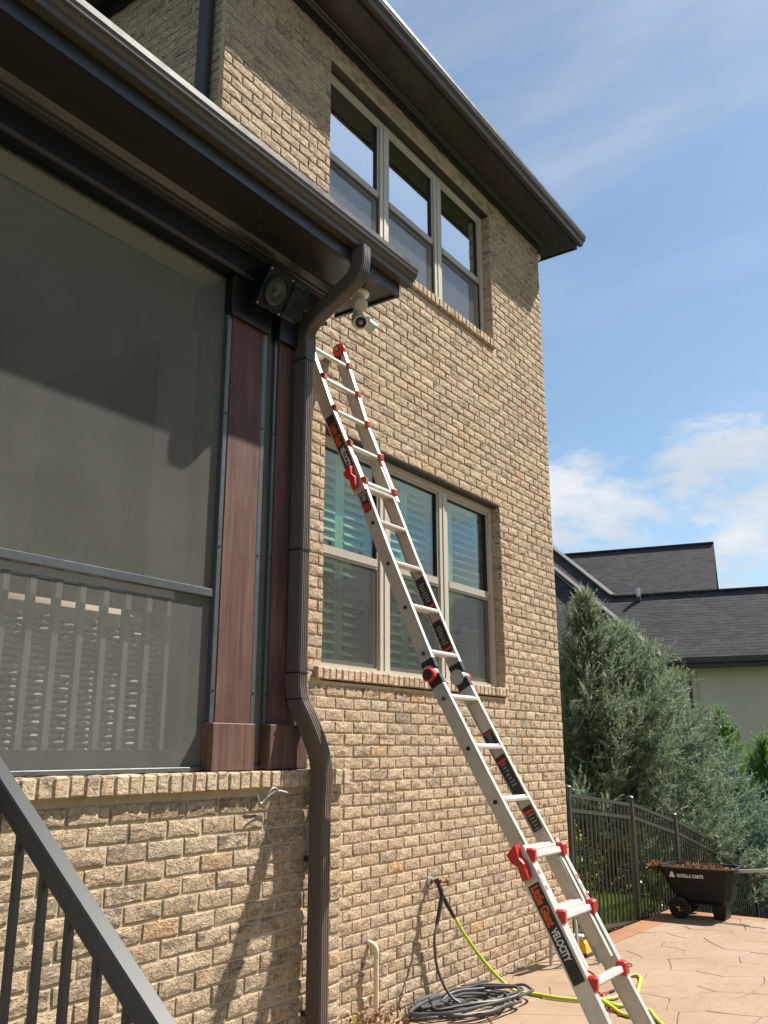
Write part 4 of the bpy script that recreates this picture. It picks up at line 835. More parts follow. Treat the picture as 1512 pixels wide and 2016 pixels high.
gp = [(6.08, -.135, .59), (6.17, -.16, .47), (6.31, -.21, .30), (6.45, -.27, .15), (6.56, -.36, .075), (6.56, -.52, .052), (6.56, -.72, .047), (6.63, -.89, .045), (6.80, -1.03, .045), (6.98, -1.02, .05), (7.30, -.93, .046), (7.55, -.87, .044), (7.58, -.95, .044), (7.25, -1.06, .047), (6.86, -1.16, .05), (6.62, -1.14, .045), (6.63, -1.02, .06), (6.55, -1.12, .046), (6.42, -1.24, .048), (6.42, -1.33, .05), (6.60, -1.30, .05), (6.62, -1.36, .046), (6.45, -1.46, .048), (6.2, -1.62, .05), (5.9, -1.75, .055)]
gp = [(x, y, z if i < 4 else pz(x)+.016+(.014 if i in (9, 16) else 0)) for i, (x, y, z) in enumerate(gp)]
tag(part('garden_hose', MB().tube(sagpath(gp), .0125, 10), 'hose_g'), 'lime green garden hose running from the tap across the patio', 'hose')
bp = [(5.852, -.125, .58), (5.79, -.14, .50), (5.755, -.17, .36), (5.75, -.22, .24), (5.76, -.30, .14), (5.80, -.40, .085)]
r5 = random.Random(5); cx, cy = 6.02, -.36; th = 3.4; ph = [r5.uniform(0, 6.28) for _ in range(12)]
for k in range(112):
    th += 2*math.pi/13*r5.uniform(.75, 1.25); lo = k//13; rr = .88+.42*math.sin(lo*2.4+ph[lo % 12])*math.cos(th+ph[(lo+3) % 12])+r5.uniform(-.10, .10)
    ox, oy = .10*math.sin(ph[lo % 12]), .05*math.cos(ph[(lo+5) % 12]); lx, ly = .43*rr, .21*rr
    x = cx+ox+lx*math.cos(th); y = cy+oy+ly*math.sin(th)-.22*(x-cx); y = min(y, -.035)
    bp.append((x, y, pz(x)+.016+.0011*(k % 60)+.022*abs(math.sin(k*.83+ph[k % 12]))))
bp += [(6.25, -.10, pz(6)+.06), (6.45, -.09, pz(6.4)+.05), (6.62, -.09, pz(6.6)+.04)]
tag(part('soaker_hose', MB().tube(smoothpath(bp, 5), .0102, 8), 'hose_b'), 'black hose piled in a loose coil at the foot of the wall', 'hose')
rp = [(7.95, -.25), (7.75, -.33), (7.67, -.36), (7.57, -.45), (7.55, -.54), (7.44, -.63), (7.3, -.70), (7.12, -.78), (6.95, -.855), (6.90, -.90), (6.84, -.935), (6.74, -.98), (6.62, -1.05), (6.50, -1.10), (6.47, -1.19), (6.40, -1.22), (6.45, -1.30), (6.32, -1.36), (6.30, -1.45)]
rd = thing('extension_cord', 'thin red power cord looping over the patio', 'cord', (7.2, -.7, .02))
part('cord', MB().tube(smoothpath([(x, y, pz(x)+.007) for x, y in rp], 6), .0055, 6), 'cord_r', rd)
part('cord_branch', MB().tube(smoothpath([(x, y, pz(x)+.016) for x, y in ((6.70, -.88), (6.78, -.90), (6.86, -.91), (6.92, -.925), (6.98, -.935))], 5), .0055, 6), 'cord_r', rd)
part('plug', MB().obox((6.97, -.935, pz(7)+.012), (7.04, -.945, pz(7)+.012), .018, .018, (0, 0, 1), .003), 'black', rd, False)
tag(part('wire_loop', MB().tube(smoothpath([(7.97, -.24, pz(8)+.006), (7.86, -.30, pz(8)+.006), (7.80, -.42, pz(8)+.006), (7.88, -.50, pz(8)+.02), (7.95, -.42, pz(8)+.02), (7.9, -.55, pz(8)+.006), (7.85, -.68, pz(8)+.006), (7.98, -.74, pz(8)+.006), (8.06, -.68, pz(8)+.006), (7.98, -.60, pz(8)+.006)], 6), .004, 6), 'cord_k'), 'thin dark wire loop lying beside the yellow charger', 'wire')
chg = thing('battery_charger', 'small yellow and black tool charger on the patio by the house corner', 'charger', (8.17, -.20, 0))
part('shell', MB().add([(8.08, -.30, .02), (8.24, -.30, .02), (8.26, -.10, .02), (8.08, -.10, .02), (8.10, -.28, .10), (8.22, -.28, .10), (8.23, -.12, .10), (8.10, -.12, .10), (8.12, -.25, .135), (8.20, -.25, .135), (8.20, -.15, .135), (8.12, -.15, .135)], [(0, 3, 2, 1)]+[(a+i, a+(i+1) % 4, a+4+(i+1) % 4, a+4+i) for a in (0, 4) for i in range(4)]+[(8, 9, 10, 11)]), 'yellow', chg, False)
part('rubber_base', MB().box(8.07, 8.25, -.305, -.095, .0, .03, .006), 'black', chg, False)
part('battery_dock', MB().box(8.11, 8.21, -.255, -.14, .132, .165, .006), 'grey_pl', chg, False); part('dock_slot', MB().box(8.125, 8.2, -.262, -.2545, .14, .158), 'black', chg, False)
stl = thing('step_stool', 'low grey folding step stool standing against the wall near the house corner', 'stool', (7.66, -.2, 0))
part('top_slat', MB().obox((7.42, -.30, .535), (7.62, -.30, .435), .055, .022, (0, 1, 0), .006), 'grey_pl', stl, False); part('top_slat', MB().obox((7.45, -.235, .555), (7.65, -.235, .455), .055, .022, (0, 1, 0), .006), 'grey_pl', stl, False)
part('seat', MB().box(7.60, 7.86, -.33, -.17, .425, .445, .006), 'grey_pl', stl, False)
for x, y in ((7.62, -.31), (7.62, -.18), (7.84, -.31), (7.84, -.18)): part('leg', MB().obox((x, y, .43), (x+(.03 if x > 7.7 else -.03), y, pz(7.7)), .026, .02, (1, 0, 0)), 'galv', stl, False)
part('foot_bar', MB().box(7.58, 7.88, -.315, -.295, .15, .17), 'galv', stl, False)
pv = thing('pvc_vent_pipe', 'cream PVC pipe rising along the wall and bending into the brick', 'pipe', (5.19, -.06, 0))
part('pipe', MB().cyl((5.19, -.062, .0), (5.19, -.062, .485), .0165, seg=14), 'pvc', pv); part('elbow', MB().tube(smoothpath([(5.19, -.062, .47), (5.19, -.062, .505), (5.188, -.05, .532), (5.185, -.022, .545), (5.183, .004, .546)], 5), .0195, 14), 'pvc', pv)
gp_ = thing('grey_drain_pipe', 'grey corrugated drain pipe lying at the wall base beside dead twigs', 'pipe', (4.85, -.25, .1))
part('pipe', MB().cyl((4.45, -.42, .09), (4.98, -.17, .085), .034, seg=18), 'galv', gp_)
for k in range(9): part('rib', MB().lathe([(.035, -.004), (.041, 0), (.035, .004)], Vector((4.80, -.255, .087))+Vector((.53, .25, -.005)).normalized()*k*.022, (.53, .25, -.005), 14), 'cord_k' if k % 2 else 'galv', gp_)

# ------------------------------------------------------------------ fence
FPX = [8.60, 10.34, 11.86, 13.72, 15.56, 17.4, 19.2]; FPT = [1.425, 1.255, .985, .575, .06, -.40, -.83]
fence = thing('metal_fence', 'bronze metal picket fence stepping down the slope behind the patio', 'fence', (12, .03, 0))
FYL = .03
for x, zt in zip(FPX, FPT):
    p = part('post', MB().box(x-.027, x+.027, FYL-.027, FYL+.027, gz(x, 0)-.15 if x > 9 else -.1, zt-.012, .002), 'fence', fence, False)
    part('post_cap', MB().lathe([(.040, -.014), (.040, 0), (.034, .006), (.024, .012), (0, .022)], (x, FYL, zt-.004), (0, 0, 1), 16), 'fence', p)
for (xa, za), (xb, zb) in zip(zip(FPX, FPT), list(zip(FPX, FPT))[1:]):
    for off in (.085, .225, 1.315):
        part('rail', MB().obox((xa+.028, FYL, za-off), (xb-.028, FYL, zb-off), .026, .036, (0, 1, 0)), 'fence', fence, False)
    n = int(round((xb-xa)/.1055)); me = MB().box(-.008, .008, -.008, .008, -1.295, -.105).mesh('picket'); me.materials.append(M['fence'])
    for k in range(1, n):
        f = k/n; o = bpy.data.objects.new('picket', me); C.objects.link(o); o.parent = fence; o.matrix_parent_inverse = Matrix.Translation(-fence.location); o.location = (xa+(xb-xa)*f, FYL, za+(zb-za)*f)

# ------------------------------------------------------------------ dump cart
cart = thing('dump_cart', 'black poly garden dump cart full of dead leaves on the patio corner', 'cart', (10.95, -.52, pz(11)))
CX, CY, CZ = 10.98, -.50, pz(11)
CA = Vector((.05, -1, 0)).normalized(); CB = Vector((1, .05, 0)).normalized()   # CA wheel end -> handle end, CB away from camera
def cp(a, b, z): return Vector((CX, CY, CZ))+CA*a+CB*b+Vector((0, 0, z))
def ringp(a0, a1, b, z, c): return [cp(a0+c, -b, z), cp(a1-c, -b, z), cp(a1, -b+c, z), cp(a1, b-c, z), cp(a1-c, b, z), cp(a0+c, b, z), cp(a0, b-c, z), cp(a0, -b+c, z)]
rings = [ringp(-.22, .30, .17, .16, .05), ringp(-.25, .335, .20, .20, .06), ringp(-.40, .40, .275, .50, .06), ringp(-.43, .42, .295, .505, .06), ringp(-.43, .42, .295, .54, .06), ringp(-.385, .385, .26, .54, .06), ringp(-.30, .34, .21, .30, .06)]
vs = sum(rings, []); fs = [tuple(range(7, -1, -1))]+[(k*8+i, k*8+(i+1) % 8, (k+1)*8+(i+1) % 8, (k+1)*8+i) for k in range(len(rings)-1) for i in range(8)]+[tuple(range(48, 56))]
part('tub', MB().add(vs, fs), 'cart_black', cart, False)
for bsgn in (-1, 1):
    wh = part('wheel', MB().lathe([(.045, -.028), (.10, -.034), (.115, -.03), (.118, 0), (.115, .03), (.10, .034), (.045, .028), (.045, -.028)], cp(-.20, bsgn*.235, .118), CB, 28), 'cart_black', cart)
    for k in range(5):
        a = 2*math.pi*k/5; part('spoke', MB().obox(cp(-.20, bsgn*.235, .118), cp(-.20, bsgn*.235, .118)+CA*math.cos(a)*.06+Vector((0, 0, math.sin(a)*.06)), .022, .02, CB), 'cart_black', wh, False)
    part('hub_cap', MB().lathe([(.014, .0), (.012, .012), (0, .014)], cp(-.20, bsgn*.235+(-.03 if bsgn < 0 else .03), .118), -CB if bsgn < 0 else CB, 12), 'yellow', wh)
part('axle', MB().cyl(cp(-.20, -.25, .118), cp(-.20, .25, .118), .011, seg=10), 'black', cart)
part('frame', MB().obox(cp(-.24, -.12, .15), cp(.28, -.12, .15), .03, .03, CB).obox(cp(-.24, .12, .15), cp(.28, .12, .15), .03, .03, CB), 'black', cart, False)
part('foot', MB().add([cp(.12, -.15, .16), cp(.28, -.15, .16), cp(.28, .15, .16), cp(.12, .15, .16), cp(.14, -.14, .0), cp(.26, -.14, .0), cp(.26, .14, .0), cp(.14, .14, .0)], [(0, 1, 2, 3), (4, 7, 6, 5), (0, 4, 5, 1), (1, 5, 6, 2), (2, 6, 7, 3), (3, 7, 4, 0)]), 'cart_black', cart, False)
hdl = part('handle', MB().obox(cp(.34, -.0, .50), cp(.80, -.02, .545), .035, .035, CB, .006), 'galv', cart, False)
part('grip', MB().cyl(cp(.70, -.02, .54), cp(.93, -.03, .555), .021, seg=14), 'grey_pl', hdl); part('handle_bolt', MB().cyl(cp(.36, -.03, .515), cp(.36, .03, .515), .014, seg=10), 'yellow', hdl); part('handle_brace', MB().obox(cp(.38, 0, .36), cp(.72, -.01, .47), .022, .03, CB), 'black', hdl, False)
tn = ((rings[2][0]-rings[1][0]).cross(CA)).normalized(); tn = tn if tn.dot(CB) < 0 else -tn
tdn = (rings[2][0]-rings[1][0]); tdn = (tdn-CA*tdn.dot(CA)).normalized()
P0 = cp(-.27, 0, 0); f_ = .86; bq = -(.20+(.275-.20)*f_); base = cp(-.20, bq, .20+.30*f_)+tn*.003
put_text('lettering', 'GORILLA CARTS', .050, base-tdn*.02, CA, tdn, 't_white', cart, .0018, .29)
part('emblem', MB().add([base-CA*.085-tdn*.025, base-CA*.02-tdn*.025, base-CA*.04+tdn*.035, base-CA*.065+tdn*.035], [(0, 1, 2, 3)]), 't_white', cart, False)
# leaf litter heaped in the cart
def leaves(name, pts, size, mat, parent=None, jit=1.0, kind=None, aspect=.5, tri=False, up=None):
    """bulk leaf quads: pts (n,3) -> one mesh with a per-leaf rnd attribute"""
    n = len(pts); a = rng.normal(size=(n, 3)); 
    if up is not None: a = a*jit+np.asarray(up)
    a /= np.linalg.norm(a, axis=1, keepdims=True); b = rng.normal(size=(n, 3)); b -= a*(a*b).sum(1, keepdims=True); b /= np.linalg.norm(b, axis=1, keepdims=True)
    s = size*rng.uniform(.6, 1.25, (n, 1)); L = a*s; Wd = b*s*aspect
    if tri: V = np.stack([pts-Wd*.5, pts+Wd*.5, pts+L], 1); k = 3
    else: V = np.stack([pts-L*.5, pts+Wd*.5+np.cross(a, b)*s*.08, pts+L*.5, pts-Wd*.5+np.cross(a, b)*s*.08], 1); k = 4
    me = bpy.data.meshes.new(name); me.vertices.add(n*k); me.vertices.foreach_set('co', V.reshape(-1).astype(np.float32)); me.loops.add(n*k); me.loops.foreach_set('vertex_index', np.arange(n*k, dtype=np.int32)); me.polygons.add(n); me.polygons.foreach_set('loop_start', np.arange(0, n*k, k, dtype=np.int32)); me.update(); me.validate()
    at = me.attributes.new('rnd', 'FLOAT', 'POINT'); at.data.foreach_set('value', np.repeat(rng.random(n), k).astype(np.float32))
    o = link(name, me, mat, parent)
    if kind: o['kind'] = kind
    return o
A_ = rng.uniform(-.36, .36, 900); B_ = rng.uniform(-.24, .24, 900); hz = .47+.05*np.cos(A_*4)*np.cos(B_*5)+rng.uniform(-.05, .03, 900)
pts = np.array(cp(0, 0, 0))+np.outer(A_, CA)+np.outer(B_, CB)+np.outer(hz, (0, 0, 1))
ex = rng.normal(size=(70, 3))*(.03, .05, .03)+np.array(cp(-.42, -.22, .54)); pts = np.vstack([pts, ex])
lit = leaves('leaf_litter', pts, .075, 'dead'); lit['kind'] = 'stuff'; tag(lit, 'heap of brown dead leaves and twigs filling the dump cart', 'leaves')
tw = MB()
for k in range(26):
    a, b = random.uniform(-.38, .3), random.uniform(-.22, .22); p = cp(a, b, .50); d = Vector((random.uniform(-.6, .6), random.uniform(-1, 1), random.uniform(.0, .7))).normalized()*random.uniform(.12, .3)
    tw.tube([p, p+d*.5+Vector((0, 0, .01)), p+d], .0035, 5, [1, .8, .4])
part('twigs', tw, 'dead', lit)

# ------------------------------------------------------------------ vegetation
def spray_tree(name, label, base, top, rad, mat, n_br, group, seed, up=.55, needle=.085, low=.12, lean=(0, 0), dens=20, power=.8, trunk_r=.06, conic=1.0):
    r = np.random.default_rng(seed); base = Vector(base); H = top-base.z; root = thing(name, label, 'tree', base, group)
    ax = lambda h: Vector((base.x+lean[0]*h, base.y+lean[1]*h, base.z+H*h))
    mb = MB(); mb.tube([ax(t) for t in np.linspace(0, .93, 10)], trunk_r, 8, list(np.linspace(1, .12, 10)))
    bases, dirs, lens = [], [], []
    for i in range(n_br):
        h = low+(1-low)*(i+r.random())/n_br; az = r.uniform(0, 2*math.pi)
        env = rad*(min(1, (h-low+.10)/.22))**.6*max(.03, (1-h**(1.6*conic)))**power*r.uniform(.45, 1.28)*(1+.22*math.sin(az*3+h*9+seed)*math.cos(h*17+seed))
        d = Vector((math.cos(az), math.sin(az), 0)); el = up+r.normal()*.18+.5*h
        p0 = ax(max(0.02, h-.10-.05*r.random())); tip = ax(h)+d*env+Vector((0, 0, env*el*.55))
        if i % 2 == 0: mb.tube([p0, p0.lerp(tip, .5)-Vector((0, 0, .04*env)), p0.lerp(tip, .92)], max(.006, .02*(1-h)), 5, [1, .6, .2])
        bd = (tip-p0); L = bd.length; m_ = max(5, int(dens*L))
        for k in range(m_):
            f = .28+.74*((k+r.random())/m_)**.75; q = p0.lerp(tip, f); sd = np.array(bd/L)*.8+np.array((0, 0, up*.9))+r.normal(size=3)*.55
            bases.append(np.array(q)+r.normal(size=3)*.05*(1.2-f)*L); dirs.append(sd/np.linalg.norm(sd)); lens.append(r.uniform(.14, .30))
    for k in range(30):
        bases.append(np.array(ax(.9+.1*k/30))+r.normal(size=3)*.03); sd = np.array((0, 0, 1.))+r.normal(size=3)*.3; dirs.append(sd/np.linalg.norm(sd)); lens.append(.2)
    part('trunk', mb, 'bark', root)
    B = np.array(bases); D = np.array(dirs); L = np.array(lens); n = len(B); K = 13
    side = np.cross(D, r.normal(size=(n, 3))); side /= np.linalg.norm(side, axis=1, keepdims=True); nor = np.cross(D, side)
    T = np.linspace(0.02, 1, K); tri = []; rn = []
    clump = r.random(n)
    for k, t in enumerate(T):
        th = r.uniform(0, 2*math.pi, n)[:, None]; o = B+D*(L*t)[:, None]; sdv = side*np.cos(th)+nor*np.sin(th)
        nd = D*(.9+.0*t)+sdv*(.85*(1-.45*t)); nd /= np.linalg.norm(nd, axis=1, keepdims=True); ln = needle*(1.15-.55*t)*r.uniform(.7, 1.25, n)[:, None]
        wv = np.cross(nd, sdv+.3*r.normal(size=(n, 3))); wv /= np.linalg.norm(wv, axis=1, keepdims=True)+1e-9; wv *= .0068+.0035*r.random((n, 1))
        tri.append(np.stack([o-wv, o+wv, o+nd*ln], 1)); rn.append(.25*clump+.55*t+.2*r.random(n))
    V = np.concatenate(tri); nn = len(V); rn = np.concatenate(rn)
    me = bpy.data.meshes.new('crown'); me.vertices.add(nn*3); me.vertices.foreach_set('co', V.reshape(-1).astype(np.float32)); me.loops.add(nn*3); me.loops.foreach_set('vertex_index', np.arange(nn*3, dtype=np.int32)); me.polygons.add(nn); me.polygons.foreach_set('loop_start', np.arange(0, nn*3, 3, dtype=np.int32)); me.update(); me.validate()
    at = me.attributes.new('rnd', 'FLOAT', 'POINT'); at.data.foreach_set('value', np.repeat(rn, 3).astype(np.float32))
    link('crown', me, mat, root); return root
GT = 'evergreens behind the fence'
def tb(x, y): return (x, y, gz(x, y)-.1)
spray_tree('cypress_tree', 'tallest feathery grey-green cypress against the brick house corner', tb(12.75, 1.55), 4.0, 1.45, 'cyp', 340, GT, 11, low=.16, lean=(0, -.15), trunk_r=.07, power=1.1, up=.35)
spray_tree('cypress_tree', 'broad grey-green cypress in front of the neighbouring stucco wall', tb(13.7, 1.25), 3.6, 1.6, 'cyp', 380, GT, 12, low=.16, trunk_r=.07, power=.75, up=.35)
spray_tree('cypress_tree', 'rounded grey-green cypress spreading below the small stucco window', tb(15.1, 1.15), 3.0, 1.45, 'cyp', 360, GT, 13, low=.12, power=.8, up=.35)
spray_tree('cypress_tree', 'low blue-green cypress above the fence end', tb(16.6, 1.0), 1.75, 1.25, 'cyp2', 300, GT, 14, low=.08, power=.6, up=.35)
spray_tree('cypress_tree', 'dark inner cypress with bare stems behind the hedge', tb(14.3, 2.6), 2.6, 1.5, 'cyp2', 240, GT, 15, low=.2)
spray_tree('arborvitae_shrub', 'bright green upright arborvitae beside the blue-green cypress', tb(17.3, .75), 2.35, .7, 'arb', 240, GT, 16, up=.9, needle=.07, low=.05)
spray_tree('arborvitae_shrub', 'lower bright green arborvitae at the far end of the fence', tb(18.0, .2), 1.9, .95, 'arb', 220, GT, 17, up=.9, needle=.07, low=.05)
def shrub(name, label, c, rx, ry_, rz_, n, mat, mat2, group, leaf=.06):
    root = thing(name, label, 'shrub', (c[0], c[1], gz(c[0], c[1])), group)
    mb = MB()
    for k in range(9):
        a = random.uniform(0, 6.28); b = Vector((c[0]+random.uniform(-.1, .1), c[1]+random.uniform(-.1, .1), gz(c[0], 0)-.08)); e_ = Vector((c[0]+math.cos(a)*rx*.7, c[1]+math.sin(a)*ry_*.7, c[2]+rz_*random.uniform(.1, .7))); mb.tube([b, b.lerp(e_, .5)+Vector((0, 0, .05)), e_], .012, 5, [1, .7, .3])
    part('stems', mb, 'bark', root)
    d = rng.normal(size=(n, 3)); d /= np.linalg.norm(d, axis=1, keepdims=True); rr = rng.uniform(.72, 1.03, (n, 1)); lump = 1+.14*np.sin(d[:, :1]*7+c[0]*3)*np.cos(d[:, 2:]*6+1)
    p = d*rr*lump*(rx, ry_, rz_)+np.array(c); p = p[p[:, 2] > gz(c[0], 0)+.02]
    leaves('foliage', p, leaf, mat, root)
    if mat2:
        q = p[(p[:, 2] > c[2]+rz_*.62)]; q = q[rng.random(len(q)) < .55]+(0, 0, .03)
        if len(q): leaves('young_foliage', q, leaf*1.05, mat2, root)
    return root
GH = 'hedge shrubs behind the fence'
for i, (x, y, z, rx, ry_, rz_, lb) in enumerate([(9.75, 1.55, .36, .75, .5, .56, 'glossy green hedge shrub nearest the house corner'), (11.0, 1.35, .25, .85, .55, .62, 'glossy green hedge shrub behind the second fence panel'), (12.3, .95, .05, .85, .5, .66, 'glossy green hedge shrub with yellow tips behind the dump cart'), (13.7, .85, -.25, .85, .5, .68, 'glossy green hedge shrub below the cypress'), (15.2, .75, -.62, .9, .45, .68, 'glossy green hedge shrub low on the slope'), (16.9, .7, -1.05, .95, .45, .7, 'glossy green hedge shrub furthest down the fence')]):
    shrub('hedge_shrub', lb, (x, y, z), rx, ry_, rz_, 5200, 'hedge', 'hedge_y', GH)
# lawn strip, mulch
n = 26000; gx = rng.uniform(8.6, 12.5, n); gy = rng.uniform(.14, 1.1, n); gp3 = np.stack([gx, gy, -.035-.26*np.maximum(gx-11.2, 0)-.05*np.clip((.38-gy)/.4, 0, 1)], 1)
lawn = leaves('lawn_grass', gp3, .12, 'grass', None, .35, 'stuff', .07, True, (0, 0, 1)); tag(lawn, 'short sunlit lawn grass behind the fence pickets', 'grass')
struct(part('planting_bed', MB().add([(8.49, .0, -.085), (13, .0, -.085), (13, .14, -.085), (8.49, .14, -.085), (4.01, -.66, .055), (5.15, -.66, .045), (5.15, -.01, .045), (4.01, -.01, .055)], [(0, 1, 2, 3), (4, 5, 6, 7)]), 'mulch', None, False))
n = 260; sp3 = np.stack([rng.uniform(8.52, 10.2, n), rng.uniform(.0, .14, n), rng.uniform(-.08, -.05, n)], 1)
st = leaves('mulch_chips', sp3, .05, 'dead', None, 1, 'stuff'); tag(st, 'dark wood chips along the patio border by the fence', 'mulch')
dp = thing('dead_plant', 'dry brown plant with a few green shoots at the wall base', 'plant', (4.75, -.28, .05))
q = rng.normal(size=(520, 3))*(.13, .09, .055)+np.array((4.80, -.30, .16)); leaves('dry_leaves', q[q[:, 2] > .05], .035, 'dead', dp)
q = rng.normal(size=(70, 3))*(.03, .05, .07)+np.array((4.52, -.40, .16)); leaves('green_shoots', q[q[:, 2] > .05], .035, 'hedge_y', dp)
mb = MB()
for k in range(22):
    a = random.uniform(0, 6.28); b = Vector((4.78, -.30, .05)); mb.tube([b, b+Vector((math.cos(a)*.1, math.sin(a)*.07, random.uniform(.08, .2)))], .003, 4)
part('dry_stems', mb, 'dead', dp)
# garden trees on the far side of the lawn, seen mirrored in the windows
def broad_tree(label, x, y, h, seed):
    r = random.Random(seed); root = thing('garden_tree', label, 'tree', (x, y, -.14), 'garden trees opposite the house'); mb = MB(); mb.tube([(x, y, -.14), (x+.1, y, h*.3), (x, y+.1, h*.55), (x+.1, y, h*.8)], .17, 8, [1, .75, .5, .2]); cl = []
    for k in range(26):
        a = r.uniform(0, 6.28); hh = r.uniform(.32, .97)*h; rr = 2.5*math.sin(math.pi*min(.95, max(.08, hh/h-.18)))*r.uniform(.5, 1.1); e_ = (x+math.cos(a)*rr, y+math.sin(a)*rr, hh); mb.tube([(x, y, hh*.75), e_], .04, 5, [1, .3]); cl.append(e_)
    part('trunk', mb, 'bark', root); p = np.concatenate([rng.normal(size=(300, 3))*(.55, .55, .42)+np.array(c_) for c_ in cl]); leaves('crown', p, .24, 'tree_leaf', root)
for i, (x, y, h, lb) in enumerate([(10.5, -15, 8.6, 'tall leafy garden tree opposite the lower window'), (15.0, -16, 8.0, 'leafy garden tree opposite the house corner'), (19.5, -15.5, 8.4, 'leafy garden tree beyond the patio lawn'), (6, -16, 8.8, 'rounded garden tree opposite the porch'), (1.5, -15, 8.2, 'garden tree behind the porch steps'), (-3.5, -15.5, 8.8, 'garden tree far behind the stair railing'), (24.5, -17, 8.6, 'garden tree at the end of the tree row'), (-8.5, -14, 8.4, 'garden tree at the start of the tree row'), (30, -17, 8.8, 'garden tree past the tree row')]): broad_tree(lb, x, y, h, 40+i)

# ------------------------------------------------------------------ neighbouring house
KN = 25/17.5; NA = CAM+(Vector((17.632, 1.826, 3.501))-CAM)*KN
e1 = Vector((.225, -.974, 0)).normalized(); e2 = Vector((.974, .225, 0)).normalized(); MS = .9
def nb(s, t, z): return Vector((NA.x, NA.y, 0))+e1*s+e2*t+Vector((0, 0, z))
ZE = NA.z
nh = thing('neighbour_house', 'grey-beige stucco neighbouring house with charcoal shingle roofs', 'house', nb(1, 4, -2.8))
def roof_plane(name, poly, org, slope, thick=.12, mat='shingle', flip=1):
    """poly in (s along eave, v up the slope); own local frame so shingle rows follow the eave"""
    a = math.atan(slope); xax = e1*flip; yax = (e2*flip*math.cos(a)+Vector((0, 0, math.sin(a)))); zax = xax.cross(yax)
    n = len(poly); mb = MB().add([(x, y, 0) for x, y in poly]+[(x, y, -thick) for x, y in poly], [tuple(range(n)), tuple(range(2*n-1, n-1, -1))]+[(i, (i+1) % n, n+(i+1) % n, n+i) for i in range(n)])
    o = link(name, mb.mesh(name), mat, nh); mw = Matrix((xax, yax, zax)).transposed().to_4x4(); mw.translation = org; o.matrix_parent_inverse = Matrix.Translation(-nh.location); o.matrix_basis = mw; return o
ca_ = 1/math.cos(math.atan(MS))
def sv(s, t): return (s, t*ca_)
tw_ = 1.725*KN
P1 = [sv(-.02, 0), sv(9, 0), sv(9, tw_), sv(-1.53, tw_), sv(-1.65, 2.62), sv(-3.91, 5.12), sv(-6.5, 7.9), sv(-8.2, 8.6), sv(-8.2, 8.4), sv(-3.70, 4.0), sv(-.65, .61)]
roof_plane('lower_roof', P1, nb(0, 0, ZE), MS)
roof_plane('side_roof', [sv(-9, 0), sv(.1, 0), sv(-.6, .61), sv(-3.66, 4.0), sv(-8.0, 8.6), sv(-9, 8.6)], nb(0, 0, ZE-.16), MS)
zr = ZE+tw_*MS
roof_plane('rear_slope', [sv(-9, -.1), sv(1.9, -.1), sv(1.9, 3.2), sv(-9, 3.2)], nb(0, 2*tw_, zr-tw_*MS), MS, flip=-1) if False else None
part('ridge_cap', MB().obox(nb(-1.6, tw_, zr+.03), nb(9, tw_, zr+.03), .16, .05, e2), 'shingle', nh, False)
part('hip_cap', MB().obox(nb(.02, -.02, ZE+.05), nb(-3.70, 4.0, ZE+4.0*MS+.05), .20, .05, e1+e2).obox(nb(-3.70, 4.0, ZE+4.0*MS+.05), nb(-8.0, 8.5, ZE+8.5*MS+.05), .20, .05, e1+e2), 'ridgecap', nh, False)
part('hip_cap', MB().obox(nb(-1.58, 2.5, ZE+2.5*MS+.06), nb(-6.5, 7.9, ZE+7.9*MS+.06), .20, .05, e1+e2), 'ridgecap', nh, False)
tr_, zr3 = 8.696*KN, 1.776+(7.60-1.776)*KN; s0, s1 = -3.22*KN, 1.005*KN
roof_plane('gable_roof', [sv(s0-5, -4.6), sv(s1, -4.6), sv(s1, 0), sv(s0-5, 0)], nb(0, tr_, zr3), MS)
roof_plane('gable_roof_rear', [sv(-s1, -4.6), sv(-(s0-5), -4.6), sv(-(s0-5), 0), sv(-s1, 0)], nb(0, tr_, zr3), MS, flip=-1)
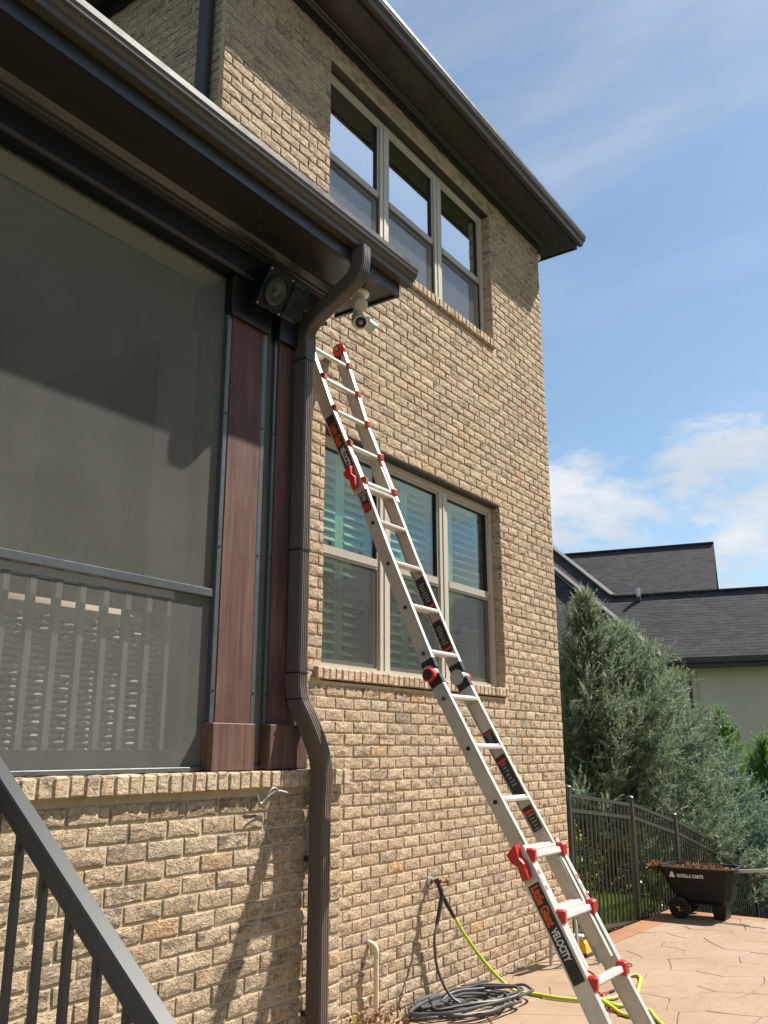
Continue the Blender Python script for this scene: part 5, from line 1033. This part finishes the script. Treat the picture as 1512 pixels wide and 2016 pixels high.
part('gable_ridge', MB().obox(nb(s0-5, tr_, zr3+.03), nb(s1, tr_, zr3+.03), .2, .06, e2), 'shingle', nh, False)
part('gable_wall', MB().add([nb(s1-.25, tr_-4.4, zr3-4.4*MS-.2), nb(s1-.25, tr_+4.4, zr3-4.4*MS-.2), nb(s1-.25, tr_, zr3-.15), nb(s1-.25, tr_-4.4, -2), nb(s1-.25, tr_+4.4, -2), nb(s0-4, tr_-4.4, zr3-4.4*MS-.2), nb(s0-4, tr_+4.4, zr3-4.4*MS-.2), nb(s0-4, tr_-4.4, -2), nb(s0-4, tr_+4.4, -2)], [(0, 1, 2), (3, 4, 1, 0), (0, 5, 7, 3), (1, 4, 8, 6)]), 'stucco', nh, False)
def nbox(s0_, s1_, t0, t1, z0, z1): return MB().add([nb(s, t, z) for z in (z0, z1) for s, t in ((s0_, t0), (s1_, t0), (s1_, t1), (s0_, t1))], [(0, 3, 2, 1), (4, 5, 6, 7), (0, 1, 5, 4), (1, 2, 6, 5), (2, 3, 7, 6), (3, 0, 4, 7)])
part('wall', nbox(-9, 8.6, .58, 4.5, -3.2, ZE-.16), 'stucco', nh, False)
part('gutter', nbox(-.05, 9, -.14, -.01, ZE-.15, ZE+.0), 'gutter_n', nh, False); part('fascia', nbox(-9, 9, .0, .57, ZE-.25, ZE-.13), 'gutter_n', nh, False)
zw1, zw0 = 1.776+(3.25-1.776)*KN, 1.776+(2.55-1.776)*KN; a_, b_ = -.205*KN, .575*KN
w_ = part('window', nbox(a_, b_, .53, .58, zw0-.12, zw1), 'stucco_t', nh, False); part('pane', nbox(a_+.14, b_-.14, .515, .5295, zw0, zw1-.13), 'tv', w_, False); part('sash', nbox(a_+.16, b_-.22, .50, .514, zw0+.02, zw1-.25), 'stucco_t', w_, False)
part('vent_pipe', MB().cyl(nb(-.76, 2.32, ZE+2.32*MS-.1), nb(-.76, 2.32, ZE+2.32*MS+.36), .06, seg=12), 'vent', nh); part('vent_boot', MB().cyl(nb(-.76, 2.30, ZE+2.30*MS-.05), nb(-.76, 2.30, ZE+2.30*MS+.10), .11, .075, 14), 'gutter_n', nh)
